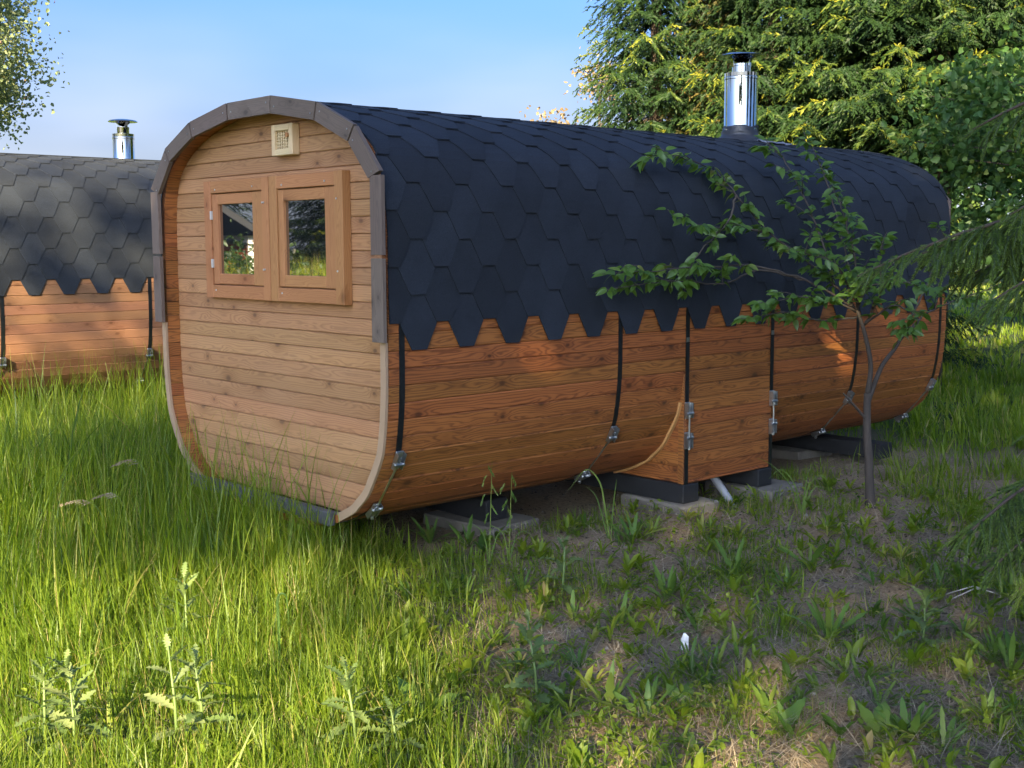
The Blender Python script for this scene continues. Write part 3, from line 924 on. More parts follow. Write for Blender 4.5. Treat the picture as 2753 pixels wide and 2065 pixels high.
V, F = strip_on_profile(s_z(0.80), s_z(0.262), 0.016, BX0 - 0.032, BX0 - 0.004, 0.020, 30)
obj('edge_strip', mesh('edge_strip', V, F, M_ENDTRIM), box)
k = MB(); k.cham(1.205, 1.2505, BX0 - 0.012, BX0 - 0.0015, zb, 0.98, .002); obj('corner_board', k.mesh('corner_board', M_SIDE), box)
for yy in (BX0 + 0.012, BX1 - 0.005):
    k = MB()
    k.box(1.2555, 1.2585, yy - .018, yy + .018, 0.755, 1.46); k.box(1.2555, 1.2585, yy - .018, yy + .018, zb - .005, 0.55)
    st = obj('metal_strap', k.mesh('metal_strap', M_STRAP), S1)
    tensioner(st, Vector((1.262, yy, 0.745)), Vector((1.262, yy, 0.545)), Vector((1, 0, 0)), Vector((1, 0, 0)))
    k = MB(); k.box(1.2585, 1.2605, yy - .015, yy + .015, 1.195, 1.225); obj('strap_clip', k.mesh('strap_clip', M_ZINC), st)
chimney(S1, 4.62, 0.138, 3.235, 3.375, 0.215)
flashing_corner(S1, 0.52, 4.36, 0.15, 0.3)
flashing_corner(S1, 0.05, 4.30, 0.10, 1.3)

# ------------------------------------------------------------------ second sauna
S2 = sauna((-6.44, -1.9, 0.10), 'barrel sauna behind the tall grass with dappled sunlight on its shingles', 12, M_SIDE2, False, 1.4)
for yy in (0.35 + 1.9, 1.81 + 1.9, -1.2 + 1.9, 3.3 + 1.9):
    strap(S2, yy, S_HEM - 0.25, s_z(0.66), s_z(0.37))
chimney(S2, 2.175 + 1.9, 0.113, 3.042 - 0.10, 3.18 - 0.10, 0.155, False)

# ------------------------------------------------------------------ supports
def timber(x0, x1, y0, y1, z0, z1, label):
    k = MB(); k.cham(x0, x1, y0, y1, z0, z1, 0.006)
    o = obj('timber_bearer', k.mesh('timber_bearer', M_BLACK))
    return tag(o, label, 'timber beam')
def slab(x0, x1, y0, y1, z0, z1, label, rz=0.0):
    cx, cy = (x0 + x1) / 2, (y0 + y1) / 2
    V, F = chamfer_box(x0 - cx, x1 - cx, y0 - cy, y1 - cy, z0, z1, 0.012)
    V = [(v[0] + random.uniform(-.006, .006), v[1] + random.uniform(-.006, .006), v[2] + random.uniform(-.003, .003)) for v in V]
    o = obj('concrete_slab', mesh('concrete_slab', V, F, M_CONC))
    o.location = (cx, cy, 0); o.rotation_euler = (0, 0, rz)
    return tag(o, label, 'concrete slab')
random.seed(5)
timber(-1.0, 0.62, 1.22, 1.40, 0.085, 0.225, 'black timber beam under the near end of the sauna, on a broken concrete slab')
slab(0.10, 0.76, 1.12, 1.55, -0.05, 0.082, 'chipped concrete slab under the front beam of the sauna', 0.06)
timber(-1.2, 1.24, 2.40, 2.56, 0.125, 0.249, 'black timber beam under the corner of the stove box')
slab(0.72, 1.31, 2.35, 2.70, -0.05, 0.122, 'concrete slab under the near corner of the stove box', -0.05)
timber(-1.2, 1.24, 3.22, 3.38, 0.125, 0.249, 'black timber beam under the rear corner of the stove box')
slab(0.80, 1.38, 3.16, 3.58, -0.05, 0.122, 'concrete slab beside the grey drain pipe', 0.04)
timber(-1.3, 1.16, 4.95, 5.14, 0.10, 0.222, 'black timber beam sticking out under the far end of the sauna')
slab(-0.4, 0.5, 4.8, 5.3, -0.05, 0.097, 'concrete slab in the dark under the far beam')
o = obj('drain_pipe', mesh('drain_pipe', *tube([(0.95, 2.92, 0.30), (1.05, 2.93, 0.235), (1.12, 2.93, 0.17), (1.22, 2.93, 0.06), (1.26, 2.93, 0.02)], 0.028, 14), M_PIPE, True))
tag(o, 'grey plastic drain pipe coming out under the stove box', 'pipe')
# bearers of the second sauna
for yy in (-1.4, 2.9):
    k = MB(); k.cham(-7.5, -5.3, yy - .08, yy + .08, 0.0, 0.312, .006)
    tag(obj('timber_bearer', k.mesh('timber_bearer', M_BLACK)), 'black timber beam under the %s end of the sauna behind' % ('chimney' if yy > 0 else 'outer'), 'timber beam')

# ================================================================== plants
def gzf(x, y): return float(gz(x, y))

def shoots_mesh(name, P, D, L, W, tint, mat):
    """spindle shaped needle shoots: two crossed diamonds each"""
    P, D = np.asarray(P), np.asarray(D)
    n = len(P)
    D = D / np.linalg.norm(D, axis=1, keepdims=True)
    a = rng.normal(size=(n, 3)); U = np.cross(D, a); U /= np.linalg.norm(U, axis=1, keepdims=True) + 1e-9
    Vv = np.cross(D, U)
    L = np.asarray(L)[:, None]; W = np.asarray(W)[:, None]
    mid = P + D * L * 0.45; tip = P + D * L
    pts = np.stack([P, mid + U * W, tip, mid - U * W, P - D * 0.004, mid + Vv * W, tip + D * 0.004, mid - Vv * W], 1).reshape(-1, 3)
    q = (np.arange(n) * 8)[:, None] + np.array([[0, 1, 2, 3]]); q2 = (np.arange(n) * 8)[:, None] + np.array([[4, 5, 6, 7]])
    quads = np.concatenate([q, q2])
    t = np.repeat(np.asarray(tint), 8)
    return mesh_np(name, pts, quads, None, mat, tint=t)

def leaves_mesh(name, P, D, NRM, L, W, tint, mat):
    """oval leaves: four triangles fanned as two folded quads"""
    n = len(P)
    D = D / (np.linalg.norm(D, axis=1, keepdims=True) + 1e-9)
    U = np.cross(NRM, D); U /= np.linalg.norm(U, axis=1, keepdims=True) + 1e-9
    Nn = np.cross(D, U)
    L = np.asarray(L)[:, None]; W = np.asarray(W)[:, None]
    c = P + D * L * 0.5
    tip = P + D * L - Nn * L * 0.12
    a1 = P + D * L * 0.30 + U * W * 0.5 + Nn * W * .18; a2 = P + D * L * 0.72 + U * W * 0.38 + Nn * W * .1
    b1 = P + D * L * 0.30 - U * W * 0.5 + Nn * W * .18; b2 = P + D * L * 0.72 - U * W * 0.38 + Nn * W * .1
    pts = np.stack([P, a1, a2, tip, b2, b1, c], 1).reshape(-1, 3)
    o = (np.arange(n) * 7)[:, None]
    quads = np.concatenate([o + np.array([[0, 6, 2, 1]]), o + np.array([[0, 5, 4, 6]])])
    tris = np.concatenate([o + np.array([[6, 3, 2]]), o + np.array([[6, 4, 3]])])
    return mesh_np(name, pts, quads, tris, mat, tint=np.repeat(np.asarray(tint), 7))

# ------------------------------------------------------------------ spruces
def spruce_crown(name, H, R0, whorls, per, mat, seed, dens=1.0, z0=0.25, shoot=0.060, thick=0.0088):
    g = np.random.default_rng(seed)
    P, D, L, W, T = [], [], [], [], []
    wood_V, wood_F = [], []
    for k in range(whorls):
        f = k / whorls
        z = z0 + (H - z0) * f + g.uniform(-.08, .08)
        Rr = R0 * (1 - f) ** 0.75 + 0.12
        for j in range(per):
            az = 2 * math.pi * (j + g.uniform(-.35, .35)) / per + k * 2.4
            r = Rr * g.uniform(0.72, 1.12)
            o = np.array([math.cos(az), math.sin(az), 0.0]); sd = np.array([-o[1], o[0], 0.0])
            sag = g.uniform(.16, .36); lift = g.uniform(0.05, 0.25) + 0.25 * f
            def pt(u): return o * r * u + np.array([0, 0, z + lift * r * u - (sag + lift * 0.6) * r * u * u + 0.14 * r * u ** 4])
            nst = max(4, int(r / 0.105 * dens))
            us = np.linspace(0.10, 1.0, nst)
            bt = g.uniform(-.50, .34)                       # fresh growth and sunlit branches, both put into the tint
            for u in us:
                p = pt(u); tg = pt(min(u + .03, 1.03)) - pt(u - .03); tg /= np.linalg.norm(tg)
                lt = (0.46 * (1.06 - u) + 0.12) * g.uniform(.7, 1.2) * min(1.0, r / 1.2 + .3)
                for sg in (-1, 1):
                    dd = tg * 0.55 + sd * sg * 0.62 + np.array([0, 0, g.uniform(-.9, -.15)])
                    dd /= np.linalg.norm(dd)
                    m = max(3, int(lt / 0.016))
                    vs = (np.arange(m) + g.uniform(0, 1, m)) / m
                    tt = g.normal() * .13; fs = 1
                    for v in vs:
                        fs = -fs
                        b = p + dd * lt * v + np.array([0, 0, -0.10 * lt * v * v])
                        s2 = g.normal(size=3) * 0.24 + fs * 0.62 * np.cross(dd, o * .3 + np.array([0, 0, 1.0]))
                        P.append(b); D.append(dd + s2 + np.array([0, 0, -.15])); L.append(shoot * g.uniform(.7, 1.25)); W.append(thick * g.uniform(.75, 1.2))
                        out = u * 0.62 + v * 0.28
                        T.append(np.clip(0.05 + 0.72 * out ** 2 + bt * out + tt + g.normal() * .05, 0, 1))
            # end of the branch: a brush of fresh shoots
            p = pt(1.0); tg = pt(1.0) - pt(.94); tg /= np.linalg.norm(tg)
            for q in range(12):
                P.append(p - tg * 0.05 * q * .4); D.append(tg + g.normal(size=3) * .5); L.append(shoot * g.uniform(.8, 1.3)); W.append(thick * 1.1); T.append(np.clip(.78 + bt + g.normal() * .1, 0, 1))
    return shoots_mesh(name, np.array(P), np.array(D), L, W, T, mat)

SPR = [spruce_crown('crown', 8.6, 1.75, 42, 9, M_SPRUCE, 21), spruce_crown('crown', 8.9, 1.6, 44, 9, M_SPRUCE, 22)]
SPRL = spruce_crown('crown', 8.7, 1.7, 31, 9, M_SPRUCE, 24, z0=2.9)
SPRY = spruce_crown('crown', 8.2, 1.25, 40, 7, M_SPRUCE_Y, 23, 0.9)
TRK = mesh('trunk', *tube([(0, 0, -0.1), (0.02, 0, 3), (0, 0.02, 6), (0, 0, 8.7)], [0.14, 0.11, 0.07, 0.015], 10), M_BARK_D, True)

def spruce(x, y, crown, sc, rz, label, group='spruces growing in a dense row behind the sauna'):
    t = thing('spruce_tree', (x, y, gzf(x, y)), label, 'spruce', group, rz)
    t.scale = (sc[0], sc[0], sc[1])
    obj('trunk', TRK, t); obj('crown', crown, t)
    return t
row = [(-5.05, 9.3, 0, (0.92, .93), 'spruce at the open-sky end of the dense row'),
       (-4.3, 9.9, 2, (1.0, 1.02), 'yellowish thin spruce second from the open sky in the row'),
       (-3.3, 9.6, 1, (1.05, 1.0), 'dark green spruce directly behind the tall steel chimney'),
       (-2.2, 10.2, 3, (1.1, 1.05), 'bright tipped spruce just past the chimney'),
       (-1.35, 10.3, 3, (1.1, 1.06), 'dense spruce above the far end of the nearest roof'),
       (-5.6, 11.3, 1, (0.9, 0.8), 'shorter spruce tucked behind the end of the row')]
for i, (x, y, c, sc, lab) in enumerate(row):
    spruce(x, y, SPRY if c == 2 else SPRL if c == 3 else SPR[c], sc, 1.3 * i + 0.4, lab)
for i, (x, y) in enumerate([(-3.9, 12.6), (-2.1, 16.8), (-5.9, 18.6), (-4.9, 17.0)]):
    spruce(x, y, SPR[0] if i < 1 else SPRL, (1.0, 1.0) if i < 1 else (1.4, 1.15), 2.1 * i, ['spruce of the second row behind the yellowish one', 'tall bare footed spruce over the lawn, nearest of three', 'tall bare footed spruce over the lawn, furthest of three', 'tall bare footed spruce over the lawn, between the other two'][i])

for x, y, s_, lb in ((7.6, 7.2, 1.0, 'spruce beside the path of the viewer, mirrored on the chimney'), (9.8, 3.6, 1.1, 'larger spruce mirrored on the chimney'), (5.2, 10.6, 1.0, 'spruce beyond the shrubs, mirrored on the chimney')):
    spruce(x, y, SPR[0], (s_ * 1.2, s_), x, lb, 'spruces mirrored on the chimney')

# near spruce whose hanging branches reach in at the side
def near_spruce():
    X, Y = 4.62, 1.62
    t = thing('spruce_tree', (X, Y, gzf(X, Y)), 'nearest spruce with soft hanging fingers of needles over the thin grass', 'spruce')
    obj('trunk', mesh('trunk', *tube([(0, 0, -0.1), (0, .01, 1.6), (0.01, 0, 3.6)], [0.085, 0.06, 0.02], 10), M_BARK_D, True), t)
    g = np.random.default_rng(5)
    tri_P, tint = [], []
    wood_ = MB(); core = MB()
    def finger(p, d, L, r):
        d = d / np.linalg.norm(d)
        n = int(L / 0.00042)
        u = g.uniform(0, 1, n)
        bend = np.array([0, 0, -0.22]) * L
        ax = p + np.outer(u * L, d) + np.outer(u * u, bend)
        dirs = g.normal(size=(n, 3)); dirs -= np.outer(dirs @ d, d); dirs /= np.linalg.norm(dirs, axis=1, keepdims=True)
        nd = dirs * 0.8 + d * 0.75
        nd /= np.linalg.norm(nd, axis=1, keepdims=True)
        ln = r * g.uniform(.8, 1.2, n) * (1.0 - 0.45 * u ** 4)
        side = np.cross(nd, g.normal(size=(n, 3))); side /= np.linalg.norm(side, axis=1, keepdims=True)
        wv = 0.0016
        tri_P.append(np.stack([ax + side * wv, ax - side * wv, ax + nd * ln[:, None]], 1).reshape(-1, 3))
        tn = np.clip(g.normal(0.45, .12) + 0.25 * u + g.normal(size=n) * .12, 0, 1)
        tint.append(np.repeat(tn, 3))
        core.tube([p, p + d * L * .5 + bend * .25, p + d * L * .97 + bend], [0.0055, 0.005, 0.003], 5)
    def branch(z, az, r, lift, sag, every=0.052):
        o = np.array([math.cos(az), math.sin(az), 0.]); sd = np.array([-o[1], o[0], 0.])
        def pt(u): return o * r * u + sd * 0.09 * r * math.sin(4 * u + z * 3) + np.array([0, 0, z + lift * r * u - sag * r * u * u])
        pts = [pt(u) for u in np.linspace(0, 1, 10)]
        wood_.tube(pts, list(np.linspace(0.017, 0.004, 10)), 7)
        m = int(r * 0.82 / every)
        for i in range(m):
            u = 0.18 + 0.82 * i / m
            p = pt(u); tg = pt(min(1, u + .04)) - pt(u - .04); tg /= np.linalg.norm(tg)
            for sg in (-1, 1):
                lt = (0.34 * (1 - u) + 0.10) * g.uniform(.75, 1.25)
                dd = tg * g.uniform(.25, .95) + sd * sg * g.uniform(.15, .95) + np.array([0, 0, g.uniform(-1.2, -.2)])
                dd /= np.linalg.norm(dd)
                if lt > 0.17:                       # twig with its own fingers
                    finger(p, dd, lt, 0.0155)
                    for q in range(int(lt / 0.075)):
                        b = p + dd * (0.05 + 0.075 * q)
                        for s2 in (-1, 1):
                            finger(b, dd * .7 + s2 * np.cross(dd, o) * .6 + np.array([0, 0, -.35]), g.uniform(.07, .12), 0.0155)
                else:
                    finger(p, dd, lt, 0.0165)
        finger(pt(.96), pt(1) - pt(.9), 0.10, 0.016)
        for u in np.arange(.3, .97, .1 / r):
            finger(pt(u), pt(u + .03) - pt(u - .03), .11, 0.0165)
    A = lambda x, y: math.atan2(y - Y, x - X)
    dist = lambda x, y: math.hypot(x - X, y - Y)
    for (x, y, z, lift, sag) in [(3.74, 0.42, 1.92, .28, .42), (3.95, 0.55, 2.0, .2, .36), (3.92, 0.80, 1.86, .2, .36), (4.08, 0.55, 0.95, .16, .34), (4.15, 0.70, 0.80, .12, .33), (4.22, 0.85, 0.66, .10, .3), (4.2, 0.5, 1.9, .2, .45), (3.75, 1.15, 0.8, .1, .35), (4.28, 0.62, 2.15, .2, .4)]:
        branch(z, A(x, y), dist(x, y), lift, sag)
    for k in range(16):
        branch(0.5 + 0.17 * k, 2.4 * k, .7 if 2 < k < 7 else .95, .12, .36, 0.12)
    V = np.concatenate(tri_P)
    tris = np.arange(len(V)).reshape(-1, 3)
    obj('crown', mesh_np('crown', V, None, tris, M_SPRUCE_N, tint=np.concatenate(tint)), t)
    obj('branches', wood_.mesh('branches', M_BARK_D, True), t)
    obj('shoots', core.mesh('shoots', M_NCORE, True), t)
near_spruce()

# ------------------------------------------------------------------ broadleaf crowns
FLECKS = [((1.22, 1.08, 1.25), .16), ((1.22, 4.08, 1.11), .13), ((1.22, 4.27, 1.07), .15)]
def blob_crown(name, clusters, per, leaf, mat, seed, flat=0.5, spread=0.28, tshift=0.0, droop=0.3, holes=None):
    g = np.random.default_rng(seed)
    P, D, Nn, L, T = [], [], [], [], []
    for c in clusters:
        c = np.asarray(c)
        n = int(per * g.uniform(.6, 1.3))
        off = g.normal(size=(n, 3)) * spread * np.array([1, 1, .75])
        P.append(c[:3] + off)
        d = g.normal(size=(n, 3)); d[:, 2] -= droop
        D.append(d)
        nn = g.normal(size=(n, 3)) * (1 - flat) + np.array([0, 0, flat]); Nn.append(nn)
        L.append(leaf * g.uniform(.65, 1.25, n))
        T.append(np.clip(g.normal(.45 + tshift, .22, n) + g.normal() * .12, 0, 1))
    P, D, Nn, L, T = map(np.concatenate, (P, D, Nn, L, T))
    if holes:                                    # gaps in the leaves that let flecks of sun through
        keep = np.ones(len(P), bool)
        sd_ = np.array(SUN_DIR)
        for q, rad in FLECKS:
            w_ = P + np.array(holes[0]) - np.array(q)
            dist_ = np.linalg.norm(w_ - np.outer(w_ @ sd_, sd_), axis=1)
            keep &= dist_ > rad
        P, D, Nn, L, T = P[keep], D[keep], Nn[keep], L[keep], T[keep]
    return leaves_mesh(name, P, D, Nn, L, L * 0.72, T, mat)

def ellipsoid_clusters(n, c, r, g, hollow=0.35):
    out = []
    while len(out) < n:
        p = g.uniform(-1, 1, 3)
        q = np.linalg.norm(p)
        if hollow < q < 1: out.append(np.array(c) + p * np.array(r))
    return out

def limbs(trunk_top, clusters, base, r0, mat, name='trunk'):
    m = MB()
    b, t = Vector(base), Vector(trunk_top)
    m.tube([b, b.lerp(t, .5) + Vector((.04, .03, 0)), t], [r0, r0 * .75, r0 * .35], 9)
    for c in clusters:
        c = Vector(c)
        s = b.lerp(t, max(0.25, min(1, (c.z - b.z) / (t.z - b.z) * .85)))
        m.tube([s, s.lerp(c, .5) + Vector((0, 0, .08)), c], [r0 * .32, r0 * .2, r0 * .06], 5)
    return mesh(name, m.V, m.F, mat, True)

g9 = np.random.default_rng(99)
# aspen at the far side behind the second sauna
cl = ellipsoid_clusters(190, (0, 0, 5.4), (2.3, 2.3, 3.1), g9, .2)
t = thing('aspen_tree', (-15.6, 2.3, 0.0), 'small leaved aspen with reddish tips standing against the pale sky', 'aspen')
obj('trunk', limbs((0, 0, 6.5), cl[::4], (0, 0, -.1), .12, M_BARK), t)
obj('crown', blob_crown('crown', cl, 330, 0.075, M_ASPEN, 31, .3, .28), t)
# bronze tree far behind the roof
cl = ellipsoid_clusters(34, (0, 0, 4.0), (1.9, 1.9, 1.9), g9, .2)
t = thing('bronze_tree', (-14.4, 18.0, 0.0), 'small bronze leaved tree far behind the roof ridge', 'tree')
obj('trunk', limbs((0, 0, 5.0), cl[::2], (0, 0, -.1), .09, M_BARK), t)
obj('crown', blob_crown('crown', cl, 130, 0.10, M_BROWNLEAF, 32, .3, .30), t)
# round leaved tree whose crown hangs in beside the far end of the sauna
cl = ellipsoid_clusters(95, (-1.05, -1.15, 2.85), (1.25, 1.25, .95), g9, .2)
t = thing('round_leaved_tree', (1.95, 9.35, 0.0), 'small tree with round green leaves hanging in next to the far end of the sauna', 'tree')
obj('trunk', limbs((-.5, -.5, 3.3), cl[::3], (0, 0, -.1), .06, M_BARK), t)
obj('crown', blob_crown('crown', cl, 60, 0.085, M_SHRUB, 33, .45, .19), t)

# trees behind the photographer: they cast the shade on the saunas
SHV = Vector((SUN_H.y, -SUN_H.x, 0))                 # across the sun
def at_sn(s, n): return SUN_H.x * s + 0.835 * n, SUN_H.y * s + 0.55 * n
def shade_tree(s, n, zc, rz_, rh, nc, per, leaf, label, seed, extra=None):
    x, y = at_sn(s, n)
    g = np.random.default_rng(seed)
    cl = ellipsoid_clusters(nc, (0, 0, zc), (rh, rh, rz_), g, .0)
    if extra: cl += ellipsoid_clusters(extra[3], (0.835 * extra[0], 0.55 * extra[0], extra[1]), (1.15, 1.15, extra[2]), g, .0)
    t = thing('lime_tree', (x, y, 0.0), label, 'tree', 'tall trees behind the photographer')
    obj('trunk', limbs((0, 0, zc + rz_ * .5), cl[::3], (0, 0, -.1), .10, M_BARK), t)
    obj('crown', blob_crown('crown', cl, per, leaf, M_SHRUB, seed + 1, .3, rh * .2, holes=(Vector((x, y, 0)),)), t)
shade_tree(18.0, -0.5, 9.0, 2.3, 1.7, 120, 95, .17, 'tall lime tree with a high crown behind the photographer', 41)
shade_tree(18.5, 2.2, 8.8, 2.8, 1.8, 115, 95, .17, 'broad lime tree behind the photographer', 42, (-1.25, 8.3, 1.3, 80))
shade_tree(18.0, 4.5, 8.7, 3.8, 2.0, 140, 95, .17, 'low branched lime tree behind the photographer', 43)
shade_tree(19.0, 7.4, 9.6, 3.6, 2.1, 95, 75, .18, 'largest lime tree behind the photographer', 44)
shade_tree(20.0, -3.3, 8.6, 3.0, 1.8, 42, 62, .17, 'thin crowned lime tree behind the photographer', 45)
shade_tree(20.5, -6.2, 8.2, 3.4, 2.0, 40, 60, .17, 'thin crowned lime tree at the end of the row behind the photographer', 46)

# ------------------------------------------------------------------ what the windows mirror
cl = ellipsoid_clusters(90, (0, 0, 1.05), (1.7, 1.5, .95), g9, .3)
t = thing('elder_bush', (-10.6, -5.0, 0.0), 'flowering green bush mirrored in the window panes', 'bush')
obj('stems', limbs((0, 0, 1.9), cl[::3], (0, 0, -.1), .05, M_BARK), t)
obj('foliage', blob_crown('foliage', cl, 80, 0.09, M_BUSH, 51, .4, .22), t)
cl = ellipsoid_clusters(60, (0, 0, .9), (1.3, 1.3, .85), g9, .3)
t = thing('elder_bush', (-9.2, -7.6, 0.0), 'lower flowering bush mirrored beside the bigger one', 'bush')
obj('stems', limbs((0, 0, 1.7), cl[::3], (0, 0, -.1), .05, M_BARK), t)
obj('foliage', blob_crown('foliage', cl, 80, 0.09, M_BUSH, 52, .4, .2), t)
h = thing('house', (-36.0, -17.5, 0.0), 'white house with a dark roof mirrored in the window', 'house', None, 0.6)
k = MB(); k.box(-4, 4, -3, 3, -.2, 2.3); obj('wall', k.mesh('wall', plain('white_render', (.7, .68, .64), .8)), h)
k = MB(); k.add([(-4.4, -3.4, 2.2), (4.4, -3.4, 2.2), (4.4, 0, 4.5), (-4.4, 0, 4.5), (-4.4, 3.4, 2.2), (4.4, 3.4, 2.2)], [[0, 1, 2, 3], [3, 2, 5, 4], [0, 3, 4], [1, 5, 2]]); obj('roof', k.mesh('roof', M_FELT), h)
k = MB(); k.box(3.99, 4.03, -1, 0.2, .8, 1.9); obj('window', k.mesh('window', M_GLASS), h)
h = thing('garden_shed', (-30.5, -16.2, 0.0), 'orange red garden shed mirrored in the window', 'shed', None, 0.5)
k = MB(); k.box(-1, 1, -1, 1, -.2, 1.9); obj('wall', k.mesh('wall', plain('red_paint', (.45, .09, .03), .7)), h)
k = MB(); k.add([(-1.2, -1.2, 1.85), (1.2, -1.2, 1.85), (1.2, 1.2, 2.3), (-1.2, 1.2, 2.3)], [[0, 1, 2, 3]]); k.add([(-1.2, -1.2, 1.9), (1.2, -1.2, 1.9), (1.2, 1.2, 2.35), (-1.2, 1.2, 2.35)], [[0, 1, 2, 3]]); obj('roof', k.mesh('roof', M_FELT), h)
for i, (x, y, s_) in enumerate([(-24, -19.5, 1.1), (-22, -22.5, 1.2), (-38, -26, 1.3), (-43, -22, 1.4), (-44, -15, 1.2)]):
    spruce(x, y, SPR[i % 2], (s_ * 1.5, s_), i * 1.9, 'dark spruce mirrored in the window panes, %s' % ('closest to the bush', 'behind the closest one', 'behind the shed', 'furthest, beyond the house', 'beside the white house')[i], 'spruces mirrored in the windows')

# far tree line that closes the view
g7 = np.random.default_rng(7)
fc = []
for i in range(240):
    a = R(g7.uniform(-30, 62))
    d = g7.uniform(52, 66)
    fc.append((CAM.x - math.sin(a) * d, CAM.y + math.cos(a) * d, g7.uniform(0.3, 4.6) ))
tag(obj('far_wood', blob_crown('far_wood', fc, 60, 0.55, M_SPRUCE, 61, .3, 1.0, -.1)), kind='stuff')

# ------------------------------------------------------------------ leaf meshes for single leaves
def leaf_mesh(name, mat, width, curve=0.25, fold=0.25, shape='ovate', n=8, lobes=0, depth=0.3, twist=0.0, wave=0.0):
    """length 1 along +x, surface up +z"""
    V, F = [], []
    for i in range(n + 1):
        u = i / n
        if shape == 'ovate': w = width * (math.sin(math.pi * u ** 0.75) ** 0.8) * (1 - .12 * u)
        elif shape == 'lance': w = width * (math.sin(math.pi * min(1, u * .9 + .06) ** 1.25) ** 0.9)
        else: w = width * (0.28 + 0.72 * math.sin(math.pi * min(1, u ** 1.15))) * (1 - u ** 6)
        if i == n: w = 0.004
        if i == 0: w = max(w * .3, 0.012)
        if lobes and 0 < i < n: w *= ((1 - depth) if i % 2 else (1 + depth * .35)) * random.uniform(.8, 1.2)
        z = -curve * u * u
        x = u * (1 - .10 * curve * u)
        wz = wave * math.sin(i * 2.1)
        V += [(x, -w, z + fold * w + wz), (x, 0, z), (x, w, z + fold * w - wz)]
    for i in range(n):
        a, b = i * 3, i * 3 + 3
        F += [[a, a+1, b+1, b], [a+1, a+2, b+2, b+1]]
    return mesh(name, V, F, mat, True)

CH_LEAF = [leaf_mesh('leaf', M_CHERRY, 0.24, c, f, 'ovate', 7, 0) for c, f in ((.18, .35), (.34, .2), (.08, .5), (.5, .3))]

CHERRY = {'trunk': [(1.921, 3.571, -0.0), (1.884, 3.588, 0.339), (1.855, 3.599, 0.591), (1.839, 3.619, 0.811)], 'A': [(1.839, 3.619, 0.811), (1.866, 3.606, 1.005), (1.847, 3.549, 1.227), (1.812, 3.506, 1.384)], 'B': [(1.846, 3.617, 0.754), (1.855, 3.754, 0.978), (1.891, 3.877, 1.116), (1.926, 3.972, 1.274)], 'stub': [(1.852, 3.602, 0.629), (1.795, 3.393, 0.826)], 'b1': [(1.812, 3.506, 1.384), (1.734, 3.33, 1.558), (1.624, 3.164, 1.728), (1.474, 2.955, 1.911), (1.404, 2.694, 2.148), (1.227, 2.675, 2.303), (1.234, 2.248, 2.388), (1.22, 2.001, 2.349)], 'b2': [(1.796, 3.491, 1.399), (1.693, 3.067, 1.593), (1.533, 2.682, 1.688), (1.429, 2.343, 1.683), (1.428, 1.816, 1.668), (1.415, 1.427, 1.658)], 'b3': [(1.693, 3.067, 1.593), (1.454, 2.889, 1.654), (1.422, 2.542, 1.579), (1.429, 2.03, 1.602), (1.407, 1.475, 1.56)], 'b4': [(1.734, 3.33, 1.558), (1.629, 3.34, 1.85), (1.491, 3.315, 2.161), (1.346, 3.273, 2.414), (1.221, 3.232, 2.543)], 'b5': [(1.812, 3.506, 1.384), (1.615, 3.676, 1.722), (1.462, 3.723, 2.108), (1.344, 3.718, 2.402), (1.221, 3.693, 2.617)], 'b6': [(1.926, 3.972, 1.274), (1.955, 4.171, 1.558), (1.991, 4.249, 1.783), (2.018, 4.331, 1.912)], 'b7': [(1.891, 3.877, 1.116), (1.906, 4.149, 1.298), (1.986, 4.481, 1.419), (2.174, 5.007, 1.536)], 'b8': [(1.816, 3.502, 1.337), (1.804, 3.071, 1.334), (1.697, 2.813, 1.388), (1.582, 2.53, 1.354)], 'b9': [(1.474, 2.955, 1.911), (1.411, 2.74, 1.935), (1.408, 2.363, 1.938), (1.408, 2.005, 2.033)], 'b10': [(1.842, 3.553, 1.289), (2.068, 3.525, 1.423), (2.24, 3.55, 1.338), (2.223, 3.442, 1.252)], 'b12': [(1.796, 3.491, 1.399), (1.838, 3.303, 1.606), (1.831, 3.092, 1.729), (1.744, 2.782, 1.791)], 'b13': [(1.812, 3.506, 1.384), (1.838, 3.453, 1.603), (1.845, 3.352, 1.848), (1.814, 3.279, 2.059), (1.754, 3.241, 2.225)], 'b14': [(1.804, 3.496, 1.378), (1.835, 3.125, 1.459), (1.827, 2.823, 1.493), (1.773, 2.46, 1.465)], 'b15': [(1.842, 3.553, 1.289), (1.956, 3.566, 1.51), (1.982, 3.482, 1.726), (1.998, 3.53, 1.908)], 'b16': [(1.807, 3.502, 1.39), (2.01, 3.333, 1.548), (2.254, 3.309, 1.584), (2.427, 3.342, 1.543)], 'b11': [(1.404, 2.694, 2.148), (1.41, 2.595, 1.969), (1.417, 2.264, 1.736), (1.427, 2.166, 1.536)]}
ROSETTE = [(1.68, 0.14), (1.77, 0.47), (2.17, 0.44), (1.42, -0.02), (1.54, 1.57), (1.51, 1.78), (2.01, 1.83), (2.33, 1.53), (2.7, 1.48), (3.25, 1.03), (3.03, 0.29), (3.16, 0.3), (3.18, 0.45), (3.63, 0.03), (3.81, -0.07), (2.92, 1.96), (3.0, 2.14), (3.17, 2.2), (3.2, 2.39), (3.89, 1.34), (4.03, 1.2), (3.61, 1.61), (3.35, 1.64), (3.86, 0.44), (4.1, 0.24), (4.23, 0.26), (2.64, -0.0), (2.54, -0.11), (2.52, -0.31), (2.4, 0.52), (2.3, 0.99), (2.75, 0.69), (4.21, 0.62), (3.33, -0.33), (3.13, -0.34), (0.59, 0.79), (0.87, 0.85), (2.22, -0.13), (2.8, 1.11), (3.66, 0.64), (2.52, 1.94), (3.49, 2.32)]
